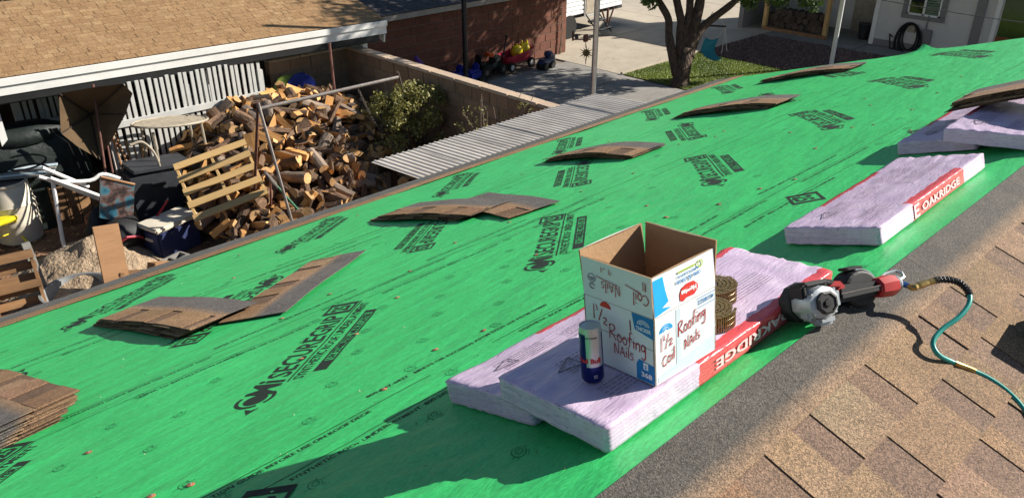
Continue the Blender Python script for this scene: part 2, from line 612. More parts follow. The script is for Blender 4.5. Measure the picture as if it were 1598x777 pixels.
# handwriting: strokes in a 0..1 tall cell
GL = {
 '1': (.25, [[(.1, .95), (.08, .02)]]),
 "'": (.14, [[(.02, 1.0), (.1, .62)]]),
 '/': (.3, [[(.3, .95), (.02, .05)]]),
 '2': (.32, [[(.02, .38), (.16, .5), (.25, .36), (.05, .06), (.3, .08)]]),
 'R': (.55, [[(.08, .95), (.05, .0)], [(.02, .85), (.3, 1.0), (.42, .8), (.28, .58), (.08, .5)], [(.1, .5), (.3, .3), (.5, .02)]]),
 'o': (.38, [[(.18, .5), (.04, .3), (.1, .05), (.26, .05), (.32, .3), (.2, .5), (.1, .46)]]),
 'f': (.34, [[(.34, .95), (.2, .95), (.16, .7), (.12, 0)], [(.0, .5), (.32, .55)]]),
 'i': (.18, [[(.08, .5), (.07, .02)], [(.09, .72), (.1, .77)]]),
 'n': (.36, [[(.05, .5), (.04, 0)], [(.05, .35), (.18, .52), (.28, .4), (.29, .02)]]),
 'g': (.4, [[(.28, .45), (.12, .5), (.04, .28), (.16, .12), (.28, .3), (.3, .5), (.3, -.25), (.16, -.4), (.03, -.3)]]),
 'N': (.52, [[(.05, 0), (.06, .8), (.34, .05), (.42, .95)]]),
 'A': (.44, [[(.02, 0), (.16, .62), (.22, .64), (.38, 0)], [(.08, .28), (.32, .3)]]),
 'a': (.4, [[(.28, .45), (.12, .5), (.04, .25), (.14, .04), (.27, .3), (.3, .48), (.32, .02)]]),
 'l': (.18, [[(.1, .95), (.06, .02)]]),
 's': (.34, [[(.28, .52), (.1, .5), (.06, .36), (.24, .24), (.22, .06), (.02, .04)]]),
 'C': (.48, [[(.42, .62), (.26, .72), (.06, .45), (.12, .12), (.3, .02), (.44, .14)]]),
 ' ': (.3, []),
 '-': (.6, [[(0, .5), (.6, .42)]]),
}

def hand(b, s, x, y, size, slope=0.0, wid=0.075, z=0.0, jit=.03):
    for ch in s:
        wd, st = GL[ch]
        for pl in st:
            pts = [Vector((x + px * size, y + (py + random.uniform(-jit, jit)) * size + slope * px * size, z)) for px, py in pl]
            # smooth polyline
            fine = []
            for i in range(len(pts) - 1):
                p0, p1, p2, p3 = pts[max(i - 1, 0)], pts[i], pts[i + 1], pts[min(i + 2, len(pts) - 1)]
                for k in range(4):
                    t = k / 4
                    fine.append(.5 * ((2 * p1) + (p2 - p0) * t + (2 * p0 - 5 * p1 + 4 * p2 - p3) * t * t + (3 * p1 - p0 - 3 * p2 + p3) * t ** 3))
            fine.append(pts[-1])
            vs, fs = [], []
            for i, p in enumerate(fine):
                d = (fine[min(i + 1, len(fine) - 1)] - fine[max(i - 1, 0)])
                d = d.normalized() if d.length > 1e-9 else Vector((1, 0, 0))
                q = Vector((-d.y, d.x, 0)) * size * wid * .5 * random.uniform(.7, 1.15)
                vs += [p + q, p - q]
            for i in range(len(fine) - 1):
                fs.append((2 * i, 2 * i + 1, 2 * i + 3, 2 * i + 2))
            b.add(vs, fs)
        x += wd * size
        y += slope * wd * size

# ================================================================== GROUND
def quad_sheet(name, x0, x1, y0, y1, z, m, nx=1, ny=1, amp=0.0, fr=1.0, parent=None, kind='structure'):
    b = MB()
    vs, fs = [], []
    for j in range(ny + 1):
        for i in range(nx + 1):
            x = x0 + (x1 - x0) * i / nx
            y = y0 + (y1 - y0) * j / ny
            zz = z + (amp * mnoise.noise((x * fr, y * fr, 3.1)) if amp else 0)
            vs.append((x, y, zz))
    for j in range(ny):
        for i in range(nx):
            a = j * (nx + 1) + i
            fs.append((a, a + 1, a + nx + 2, a + nx + 1))
    b.add(vs, fs)
    o = b.build(name, m, parent)
    if kind:
        o['kind'] = kind
    return o

quad_sheet('ground', -150, 250, -150, 250, GZ - 0.045, 'dirt')
quad_sheet('yard', -6, 7.7, 4.4, 16, GZ, 'dirt', 90, 80, 0.03, 1.7)

# concrete: an older dark patio by the block garage, the pale driveway beyond
drive = quad_sheet('driveway', 8.05, 34, -6, 30, GZ - 0.03, 'mortar')
b = MB()
def slab_row(us, vs_, m, nm):
    for i in range(len(us) - 1):
        for j in range(len(vs_) - 1):
            x0, x1, y0, y1 = us[i] + .008, us[i + 1] - .008, vs_[j] + .008, vs_[j + 1] - .008
            part(nm, m, drive, lambda b: b.cbox(((x0 + x1) / 2, (y0 + y1) / 2, GZ - .02), (x1 - x0, y1 - y0, .05), .008))
slab_row([8.1, 10.5, 12.9, 15.25], [4.8, 7.2, 9.2, 11.1, 13.15], 'concrete_dark', 'patio_slab')
slab_row([15.25, 18.45, 21.65, 24.9, 28.0, 31.0], [11.35, 14.2, 17.2, 20.4, 24, 28], 'concrete', 'driveway_slab')
slab_row([21.75, 22.75], [-4, -1, 2, 5, 8.6], 'concrete_dark', 'walkway_slab')
slab_row([21.75, 24.2], [8.62, 9.9, 11.33], 'concrete_dark', 'walkway_slab')

def scatter_blades(name, x0, x1, y0, y1, n, hgt, label, cat):
    b = MB()
    vs, fs, cs = [], [], []
    for i in range(n):
        x, y = random.uniform(x0, x1), random.uniform(y0, y1)
        a = random.uniform(0, 6.28)
        h = hgt * random.uniform(.5, 1.2)
        wd = .012
        lean = random.uniform(.2, .8) * h
        dx, dy = math.cos(a), math.sin(a)
        k = len(vs)
        z = GZ + .02
        vs += [(x - dy * wd, y + dx * wd, z), (x + dy * wd, y - dx * wd, z), (x + dx * lean, y + dy * lean, z + h)]
        fs.append((k, k + 1, k + 2))
        t = min(1, max(0, .5 + .6 * mnoise.noise((x * .9, y * .9, 0)) + random.uniform(-.25, .25)))
        cs += [(t, t, t)] * 3
    b.add(vs, fs, cs)
    o = b.build(name, 'grass', None, tint=True)
    return tag(o, label, cat, kind='stuff')
lawn = quad_sheet('lawn', 15.3, 18.5, 3, 11.3, GZ + .012, mat('lawn_soil', (0.20, 0.235, 0.05), 0.95, .4, 8), 1, 1)
scatter_blades('grass', 15.32, 18.45, 6.2, 11.28, 46000, .026, 'short sunlit lawn grass around the tree', 'grass')
# gravel bed
quad_sheet('gravel_bed', 18.55, 21.7, 2, 11.3, GZ + .006, mat('gravel_soil', (0.10, 0.065, 0.055), 0.95, .35, 30, .8, 60), 1, 1)
def gravel():
    b = MB()
    ico = [Vector(v).normalized() for v in ((1, 0, -.3), (-1, .2, 0), (0, 1, .1), (.1, -1, 0), (0, .1, 1), (0, 0, -1))]
    fcs = [(0, 2, 4), (2, 1, 4), (1, 3, 4), (3, 0, 4), (2, 0, 5), (1, 2, 5), (3, 1, 5), (0, 3, 5)]
    for i in range(9000):
        x, y = random.uniform(18.55, 21.65), random.uniform(6.5, 11.3)
        r = random.uniform(.02, .05)
        q = Matrix.Rotation(random.uniform(0, 6.28), 3, 'Z')
        c = Vector((x, y, GZ + .015))
        k = random.uniform(.5, 1.2)
        b.add([c + (q @ v) * r for v in ico], fcs, (.21 * k, .14 * k, .125 * k))
    o = b.build('gravel', granule('gravel_stone', 60, .3, .2), tint=True)
    tag(o, 'reddish grey gravel in the bed beyond the lawn', 'gravel', kind='stuff')
gravel()
tag(part('lawn_edging', 'concrete', None, lambda b: b.cbox((16.9, 11.33, GZ + .02), (3.3, .07, .09), .015)), 'thin concrete edging between lawn and driveway', 'edging')

# ================================================================== OUR HOUSE
house = thing('house', 'house being reroofed, green underlayment on one slope and brown shingles on the other', 'house', (0, 0, GZ))
HM = Matrix.Translation((0, 0, -GZ))      # world -> house local

def rake(s):
    return 8.07 + s / 4.72 * .70

def hs(u, s):
    """waviness of the laid sheet"""
    h = .0055 * mnoise.noise((u * 1.1, s * 1.6, 1.0)) + .0032 * mnoise.noise((u * 2.1 + s * 2.5, s * 4.0 - u * 1.5, 5.0))
    h += .0035 * max(0.0, mnoise.noise((u * .9, s * .9, 8.0))) * math.sin((u * .62 + s * .8) * 30 + 5 * mnoise.noise((u * .8, s * .8, 3.0)))
    # pulled folds beside the near bundles
    d = math.exp(-((u - .85) / .35) ** 2 - ((s - .38) / .3) ** 2)
    h += .006 * d * math.sin((u * .8 + s * 1.0) * 48)
    d2 = math.exp(-((u - 2.25) / .5) ** 2 - ((s - .16) / .16) ** 2)
    h += .003 * d2 * math.sin((u * 1.6 + s * .7) * 60)
    # corner of the sheet standing up at the far rake
    e = rake(s) - u
    h += .075 * math.exp(-abs(e) / .10 - abs(s - 2.27 - e * .3) / .075) + .012 * math.exp(-(e / .6) ** 2 - ((s - 2.27 - e * .3) / .05) ** 2)
    return h

LAPS = [0.0, .92, 2.12, 3.32, 4.56]
SHEETS = []
SG = HM @ MG
deck = part('roof_deck', mat('deck_wood', (.25, .17, .1), .8), house, lambda b: (
    b.add([S(-4, 0, -.03), S(rake(0) - .02, 0, -.03), S(rake(4.9) - .02, 4.88, -.03), S(-4, 4.88, -.03),
           S(-4, 0, -.12), S(rake(0) - .02, 0, -.12), S(rake(4.9) - .02, 4.88, -.12), S(-4, 4.88, -.12)],
          [(0, 1, 2, 3), (7, 6, 5, 4), (0, 4, 5, 1), (1, 5, 6, 2), (2, 6, 7, 3), (3, 7, 4, 0)])), mw=HM)

def base_h(i, s):
    t = (s - LAPS[i]) / (LAPS[i + 1] - LAPS[i])
    return .0015 + .003 * t

for i in range(4):
    s0 = LAPS[i] - (.10 if i else 0.0)
    s1 = LAPS[i + 1]
    ns = 30
    nu = 250
    vs, fs = [], []
    for j in range(ns + 1):
        s = s0 + (s1 - s0) * j / ns
        e = rake(s)
        for k in range(nu + 1):
            u = -3.0 + (e + 3.0) * k / nu
            ss = s
            if j == ns:
                ss += .004 * mnoise.noise((u * 1.7, i * 5.0, 2))
            if j == 0 and i == 0:
                ss += .008 * mnoise.noise((u * 1.3, 9.0, 2))
            hh = base_h(i, s) + hs(u, s)
            vs.append((u, ss, hh))
    for j in range(ns):
        for k in range(nu):
            a = j * (nu + 1) + k
            fs.append((a, a + 1, a + nu + 2, a + nu + 1))
    b = MB()
    b.add(vs, fs)
    SHEETS.append(b.build('underlayment_sheet', 'green', house, smooth='all', mw=SG))

def sheet_of(s):
    for i in range(4):
        if s < LAPS[i + 1]:
            return i
    return 3

def lay(me, u0, s0, ang, name, parent, m, lift=.0009):
    """lay a flat drawing on the sheet at (u0, s0), turned by ang"""
    ca, sa = math.cos(ang), math.sin(ang)
    for v in me.vertices:
        u = u0 + v.co.x * ca - v.co.y * sa
        s = s0 + v.co.x * sa + v.co.y * ca
        v.co = Vector((u, s, base_h(sheet_of(s), s) + hs(u, s) + lift))
    me.materials.clear()
    me.materials.append(M[m])
    o = link(name, me, parent)
    return o

def join_meshes(lst):
    bm = bmesh.new()
    for me, off in lst:
        n0 = len(bm.verts)
        bm.from_mesh(me)
        bm.verts.ensure_lookup_table()
        for v in bm.verts[n0:]:
            v.co.x += off[0]
            v.co.y += off[1]
        bpy.data.meshes.remove(me)
    out = bpy.data.meshes.new('print')
    bm.to_mesh(out)
    bm.free()
    return out

def fit_text(s, x0, x1, y, size, offset=0.0, shear=0.0):
    me = text_mesh(s, size, offset, shear)
    xs = [v.co.x for v in me.vertices]
    k = (x1 - x0) / (max(xs) - min(xs))
    m0 = min(xs)
    for v in me.vertices:
        v.co.x = (v.co.x - m0) * k + x0
        v.co.y += y
    return me

def strips(rects):
    b = MB()
    for x0, x1, y0, y1 in rects:
        n = max(1, int((x1 - x0) / .06))
        vs, fs = [], []
        for i in range(n + 1):
            x = x0 + (x1 - x0) * i / n
            vs += [(x, y0, 0), (x, y1, 0)]
        for i in range(n):
            fs.append((2 * i, 2 * i + 2, 2 * i + 3, 2 * i + 1))
        b.add(vs, fs)
    return b.mesh('print', 'ink')

def disc(cx, cy, r, r2=0.0, a0=0.0, a1=6.2832, n=22, sy=1.0):
    b = MB()
    vs, fs = [], []
    for i in range(n + 1):
        a = a0 + (a1 - a0) * i / n
        vs += [(cx + r * math.cos(a), cy + r * sy * math.sin(a), 0), (cx + r2 * math.cos(a), cy + r2 * sy * math.sin(a), 0)]
    for i in range(n):
        fs.append((2 * i, 2 * i + 1, 2 * i + 3, 2 * i + 2))
    b.add(vs, fs)
    return b.mesh('print', 'ink')

def logo_dark():
    tri = MB()
    tri.add([(-.045, .03, 0), (0.0, .055, 0), (-.012, .03, 0), (0.0, .005, 0)], [(0, 3, 2), (0, 2, 1)])
    return join_meshes([
        (tri.mesh('print', 'ink'), (0, 0)),
        (disc(.072, .052, .040), (0, 0)),
        (disc(.078, .055, .068, .055, 1.2, 3.6), (0, 0)),
        (disc(.078, .055, .068, .055, 4.0, 5.5), (0, 0)),
        (fit_text('Mi', .10, .235, .01, .15, .004, .25), (0, 0)),
        (fit_text('SECUREGRIP', .245, .865, .01, .125, .0022, .1), (0, 0)),
        (strips([(.885, 1.025, .115, .127), (.885, 1.025, 0.0, .012), (.885, .915, .012, .115), (1.0, 1.025, .012, .115)]), (0, 0)),
        (fit_text('25', .922, .992, .027, .105, .004), (0, 0)),
        (strips([(.19, 1.025, -.012, -.006)]), (0, 0)),
        (fit_text('SYNTHETIC ROOF UNDERLAYMENT', .20, .985, -.058, .052, .0008), (0, 0)),
        (strips([(.245, .86, -.128, -.12), (.245, .86, -.086, -.078), (.245, .335, -.12, -.086), (.83, .86, -.12, -.086)]), (0, 0)),
        (fit_text('UV STABILIZED MULTI LAYER', .345, .822, -.115, .036, .0016), (0, 0)),
    ])

TA = R(41)
for k in range(-1, 6):
    lay(logo_dark(), .80 + 1.295 * k, 1.30, TA, 'printed_logo', SHEETS[1], 'ink')
    if k >= 0:
        lay(logo_dark(), .80 + 1.295 * k, 3.72, TA, 'printed_logo', SHEETS[3], 'ink')
    lay(logo_dark(), 1.68 + 1.27 * k, 3.14, TA + math.pi, 'printed_logo', SHEETS[2], 'ink')
    lay(logo_dark(), 1.37 + 1.27 * k, 1.36 - .02, TA + math.pi, 'printed_logo', SHEETS[0], 'ink') if False else None
for k in range(0, 6):
    # upper strip: only the ends of the logos reach the part left uncovered by the lap
    me = join_meshes([(strips([(-.08, .08, .06, .072), (-.08, .08, -.062, -.05), (-.08, -.05, -.05, .06), (.05, .08, -.05, .06)]), (0, 0)),
                      (fit_text('25', -.042, .042, -.038, .105, .003), (0, 0))])
    lay(me, .515 + 1.27 * k, .70, TA + math.pi, 'printed_logo', SHEETS[0], 'ink')

# rows of fine print and ruled lines along every lap
FINE = ['800-247-6837   MEETS OR EXCEEDS ASTM D226 and ASTM D4869', 'REFER TO INSTALLATION GUIDE BEFORE USE ON ROOF DECK', 'SYNTHETIC ROOF UNDERLAYMENT  800-247-6837']
for i in range(4):
    for (ds, hgt) in ((-.030, .0035), (-.155, .003)):
        s = LAPS[i + 1] + ds
        if i == 3:
            break
        segs = []
        u = -.5
        while u < 8.2:
            ln = random.uniform(.5, 1.6)
            segs.append((u, min(u + ln, 8.3), -hgt / 2, hgt / 2))
            u += ln + random.choice((.0, .0, .08, .25))
        lay(strips(segs), 0, s, 0, 'printed_line', SHEETS[i], 'ink')
    if i < 3:
        for j, ds in enumerate((-.062, -.19, .045)):
            ii = i if ds < 0 else i + 1
            u = .25 + .37 * j
            while u < 3.4 - i * .5:
                t = random.choice(FINE)
                ln = .0135 * len(t)
                lay(fit_text(t, 0, ln, 0, .024, .0003), u, LAPS[i + 1] + ds, 0, 'fine_print', SHEETS[ii], 'ink')
                u += ln + random.uniform(.25, .6)

# scattered small emblems
for i in range(4):
    lst = []
    row = 0
    s = LAPS[i] + .10
    while s < LAPS[i + 1] - .05:
        u = -.6 + (row % 2) * .15 + random.uniform(-.02, .02)
        while u < 7.8:
            if random.random() < (.8 if (u < 2.6 and s < 2.2) else .22):
                b = MB()
                for (r0, r1, a0, a1, cx, cy) in ((.019, .0170, .3, 5.6, 0, 0), (.010, .0082, 0, 6.28, .002, 0), (.025, .0235, 3.4, 5.2, 0, 0), (.011, .0092, 2.0, 5.0, .026, .004), (.011, .0092, -1, 2.0, -.028, -.002)):
                    n = 9
                    vs, fs = [], []
                    for q in range(n + 1):
                        a = a0 + (a1 - a0) * q / n
                        vs += [(cx + r0 * math.cos(a), cy + r0 * math.sin(a), 0), (cx + r1 * math.cos(a), cy + r1 * math.sin(a), 0)]
                    for q in range(n):
                        fs.append((2 * q, 2 * q + 1, 2 * q + 3, 2 * q + 2))
                    b.add(vs, fs)
                ca, sa = math.cos(TA - .3), math.sin(TA - .3)
                me = b.mesh('print', 'ink')
                for v in me.vertices:
                    x, y = v.co.x, v.co.y
                    v.co.x, v.co.y = x * ca - y * sa, x * sa + y * ca
                lst.append((me, (u, s)))
            u += .36
        s += .185
        row += 1
    o = lay(join_meshes(lst), 0, 0, 0, 'small_emblem_print', SHEETS[i], 'ink_faint', .0008)
    o['kind'] = 'stuff'

# ---------------------------------------------------------------- shingles
TAN = [(.262, .170, .104), (.275, .182, .115), (.248, .158, .095), (.238, .15, .089)]
WARM = [(.34, .205, .115), (.36, .225, .13), (.315, .185, .10), (.29, .17, .092)]
DRK = [(.198, .128, .088), (.212, .138, .096), (.188, .122, .088)]
WDRK = [(.21, .125, .075), (.18, .11, .07)]
GRY = (.088, .079, .070)
WGRY = (.155, .14, .128)

def boxstrip(b, x0, x1, ys, z0, z1, cols, nseg, fn):
    """slab from x0..x1, y rows ys with a colour per row; fn bends it"""
    nx = max(1, nseg)
    vs, fs, cs = [], [], []
    ny = len(ys)
    for layer, z in ((0, z0), (1, z1)):
        for j, y in enumerate(ys):
            for i in range(nx + 1):
                x = x0 + (x1 - x0) * i / nx
                vs.append(fn(x, y, z))
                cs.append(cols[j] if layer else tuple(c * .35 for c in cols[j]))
    W = nx + 1
    o = ny * W
    for j in range(ny - 1):
        for i in range(nx):
            a = j * W + i
            fs.append((a, a + W, a + W + 1, a + 1))
            fs.append((o + a, o + a + 1, o + a + W + 1, o + a + W))
    for i in range(nx):
        fs.append((i, i + 1, o + i + 1, o + i))
        a = (ny - 1) * W + i
        fs.append((a + 1, a, o + a, o + a + 1))
    for j in range(ny - 1):
        a, c = j * W, (j + 1) * W
        fs.append((c, a, o + a, o + c))
        a, c = a + nx, c + nx
        fs.append((a, c, o + c, o + a))
    b.add(vs, fs, cs)

def shingle(tabs, x0, x1, W=.337, fn=None, seg=.08, head=GRY, drk=None, fade=.055, tans=None):
    """laminated shingle: y=0 is the butt edge; tabs = [(start, end)] raised over a darker backing strip"""
    b = MB()
    TN = tans or TAN
    fn = fn or (lambda x, y, z: (x, y, z))
    TH = .147
    n = max(2, int((x1 - x0) / seg))
    k = 1.0
    # backing strip, coloured per recess
    edges = sorted(set([x0, x1] + [e for t in tabs for e in t if x0 < e < x1]))
    for a, c in zip(edges[:-1], edges[1:]):
        d = random.choice(drk or DRK)
        boxstrip(b, a, c, [0, TH + .01], 0, .003, [d, d], max(1, int((c - a) / seg)), fn)
    # top laminate: headlap + tabs
    t0 = TN[1]
    mid = tuple((p * .5 + q * .5) for p, q in zip(t0, head))
    ys = [TH, TH + .008, TH + .008 + fade * .5, TH + .008 + fade, W]
    boxstrip(b, x0, x1, ys, .0031, .0062, [TN[0], t0, mid, head, head], n, fn)
    for a, c in tabs:
        a, c = max(a, x0 + .001), min(c, x1 - .001)
        if c - a < .01:
            continue
        t = random.choice(TN)
        q = tuple(v * random.uniform(.92, 1.06) for v in t)
        boxstrip(b, a, c, [.0004 - random.choice((0, 0, .003)), TH], .0031, .0060 + random.uniform(-.0005, .0012), [t, q], max(1, int((c - a) / seg)), fn)
    return b

# brown slope: courses down from the ridge; tab edges read off the photograph for the first two
SLOPE_R = HM @ MR
first = [.62, .80, 1.05, 1.311, 1.508, 1.793, 2.127, 2.358, 2.74]
second = [.55, .9, 1.28, 1.626, 1.945, 2.225, 2.56, 2.9]
def tabs_from(starts, rec):
    out = []
    for i in range(len(starts) - 1):
        out.append((starts[i], starts[i + 1] - rec[i % len(rec)]))
    return out
for k in range(14):
    sb = .2955 + .1478 * k
    if k == 0:
        st = [-1.6, -1.3, -.95, -.7, -.4, 0.0, .3] + first
    elif k == 1:
        st = [-1.5, -1.1, -.8, -.5, -.2, .2] + second
    else:
        st = [-1.8]
    while st[-1] < 8.4:
        st.append(st[-1] + random.choice((.2, .26, .31, .36)))
    tb = tabs_from(st, [.105, .09, .12, .13, .085] if k else [.085, .10, .095, .12, .11])
    W = .296 if k == 0 else .337
    x = st[1]
    while x < 8.0:
        x1 = min(st, key=lambda q: abs(q - (x + 1.0)))
        if x1 <= x + .3 or x1 > 7.9:
            x1 = 8.0
        bb = shingle(tb, x + .0006, x1 - .0006, W, seg=.25, fade=.055)
        o = bb.build('roof_shingle', 'granule', house, tint=True)
        o.matrix_local = SLOPE_R @ Matrix.Translation((0, -sb, .0095)) @ Matrix.Rotation(-.0095 / .337, 4, 'X')
        x = x1
# deck under the brown slope
part('roof_deck', M['dark_wood'], house, lambda b: b.add(
    [MR @ Vector(p) for p in ((-4, 0.01, -.03), (8.05, 0.01, -.03), (8.05, -5, -.03), (-4, -5, -.03), (-4, 0.01, -.12), (8.05, 0.01, -.12), (8.05, -5, -.12), (-4, -5, -.12))],
    [(3, 2, 1, 0), (4, 5, 6, 7), (0, 1, 5, 4), (1, 2, 6, 5), (2, 3, 7, 6), (3, 0, 4, 7)]), mw=HM)
bb = MB()
boxstrip(bb, -1.6, 8.0, [-5.0, -2.36], .001, .006, [TAN[2], TAN[0]], 8, lambda x, y, z: tuple(MR @ Vector((x, y, z))))
bb.build('lower_roof_shingles', 'granule', house, tint=True, mw=HM)

# reversed starter course along the eave: coloured edge up the slope, grey headlap over the eave
x = -2.55
while x < rake(4.7) - .05:
    x1 = min(x + 1.0, rake(4.75))
    bb = MB()
    t = random.choice(WARM)
    wob = lambda x, y, z: (x, y, z + .004 * mnoise.noise((x * 1.3, 4.0, 0)))
    boxstrip(bb, x + .0015, x1 - .0015, [4.545, 4.69], .009, .014, [t, t], 8, wob)
    boxstrip(bb, x + .0015, x1 - .0015, [4.691, 4.715, 4.93], .008, .0125, [tuple(v * .8 for v in t), (.13, .125, .115), (.145, .14, .13)], 8, wob)
    bb.build('starter_shingle', 'granule', house, tint=True, mw=SG)
    x = x1
# fascia and walls
eb = S(0, 4.87, -.12)
part('fascia', 'white_paint', house, lambda b: b.box((2.35, eb.y + .005, eb.z - .03), (12.6, .025, .16)), mw=HM)
part('wall', 'stucco_tan', house, lambda b: b.box((2.2, 0, (GZ - .04 + eb.z - .15) / 2), (11.3, 8.2, eb.z - .15 - GZ + .04)), mw=HM)
for g in (7.84, -3.4):
    part('gable_wall', 'stucco_tan', house, lambda b: b.prism([(-4.05, eb.z - .16), (4.05, eb.z - .16), (0, -.17)], -.02, .02, Matrix.Translation((g, 0, 0)) @ Matrix.Rotation(R(90), 4, 'X').to_4x4() @ Matrix.Identity(4) if False else Matrix(((0, 0, 1, g), (1, 0, 0, 0), (0, 1, 0, 0), (0, 0, 0, 1)))), mw=HM)

# ---- loose shingle piles
def bend_fn(arch, droop, tw, ph):
    def f(x, y, z):
        t = x * 2
        zz = z + arch * (1 - t * t) + droop * (y / .337) ** 2 + tw * x * (y - .17) + .004 * math.sin(x * 7 + ph)
        return (x, y, zz)
    return f

def rand_tabs():
    t, x = [], -.5
    while x < .5:
        a = x + random.choice((.0, .05, .09))
        c = a + random.choice((.13, .17, .22, .26))
        t.append((a, min(c, .5)))
        x = c + random.choice((.05, .08, .11))
    return t

ORD = ['top', 'second', 'third', 'fourth', 'fifth', 'sixth', 'seventh', 'eighth', 'ninth', 'tenth', 'eleventh', 'twelfth', 'thirteenth', 'fourteenth']
def pile(u, s, ang, n, arch, fan, desc, tw=0.0, h0=.004, mirror=False, order=None, step=.0066, mwx=None, squeeze=1.0):
    """stack of loose shingles; ang turns the long side from the ridge direction; fan = shift of each next one (x, y)"""
    for k in range(n):
        f = bend_fn(arch * (1 + .02 * k), -.004, tw, random.uniform(0, 1.5))
        bb = shingle(rand_tabs(), -.5, .5, .337, f, seg=.07, head=WGRY, drk=WDRK, tans=WARM)
        o = bb.build('shingle', 'granule', None, tint=True)
        x, y = fan[0] * k + random.uniform(-.014, .014), fan[1] * k + random.uniform(-.012, .012)
        base = mwx if mwx is not None else MG @ Matrix.Translation((u, s, h0)) @ Matrix.Rotation(ang, 4, 'Z')
        o.matrix_world = base @ Matrix.Translation((x, y - .168, k * step)) @ Matrix.Rotation(random.uniform(-.03, .03), 4, 'Z')
        place = ORD[n - 1 - k] if n - 1 - k < len(ORD) else 'low'
        nm = f'{place} shingle of the {desc}' if n - 1 - k == 0 else f'{place} shingle from the top of the {desc}'
        tag(o, nm, 'shingle', 'loose shingles piled on the roof')
DN = R(-90)
# long axis down the slope: local x = -s, local y (butt 0 -> head) = +u
pile(.13, 2.52, R(99), 10, 0.004, (.003, -.014), 'thick pile cut off by the photo edge', step=.0066)
pile(1.07, 3.12, R(-83), 7, .004, (.022, .006), 'pile beside the crooked single shingle')
pile(2.90, 3.26, R(-91), 6, .008, (.026, .004), 'pile with one shingle trailing off its end')
pile(4.43, 3.10, R(-97), 5, .024, (.008, .003), 'arched pile between two patches of print', tw=.05)
pile(6.0, 2.98, R(-95), 6, .022, (.020, .005), 'arched pile second from the far eave corner', tw=.03)
pile(7.84, 3.22, R(-94), 5, .02, (.018, .003), 'farthest arched pile near the roof corner', tw=.03)
# singles
bb = shingle(rand_tabs(), -.5, .5, .337, bend_fn(.002, 0, 0, .4), seg=.07, head=WGRY, drk=WDRK, tans=WARM)
o = bb.build('shingle', 'granule', None, tint=True)
o.matrix_world = MG @ Matrix.Translation((1.655, 2.66, .012)) @ Matrix.Rotation(R(29), 4, 'Z') @ Matrix.Rotation(math.pi, 4, 'Z') @ Matrix.Translation((0, -.168, 0))
o.matrix_world = MG @ Matrix.Translation((1.65, 2.685, .012)) @ Matrix.Rotation(R(217), 4, 'Z') @ Matrix.Translation((0, -.168, 0))
tag(o, 'single shingle lying askew against the pile, pointing toward the ridge', 'shingle', 'loose shingles piled on the roof')
bb = shingle(rand_tabs(), -.5, .5, .337, bend_fn(.004, 0, 0, .4), seg=.07, head=WGRY, drk=WDRK, tans=WARM)
o = bb.build('shingle', 'granule', None, tint=True)
o.matrix_world = MG @ Matrix.Translation((3.06, 2.74, .014)) @ Matrix.Rotation(R(-106), 4, 'Z') @ Matrix.Translation((0, -.168, 0))
tag(o, 'single shingle trailing out from under the middle pile', 'shingle', 'loose shingles piled on the roof')

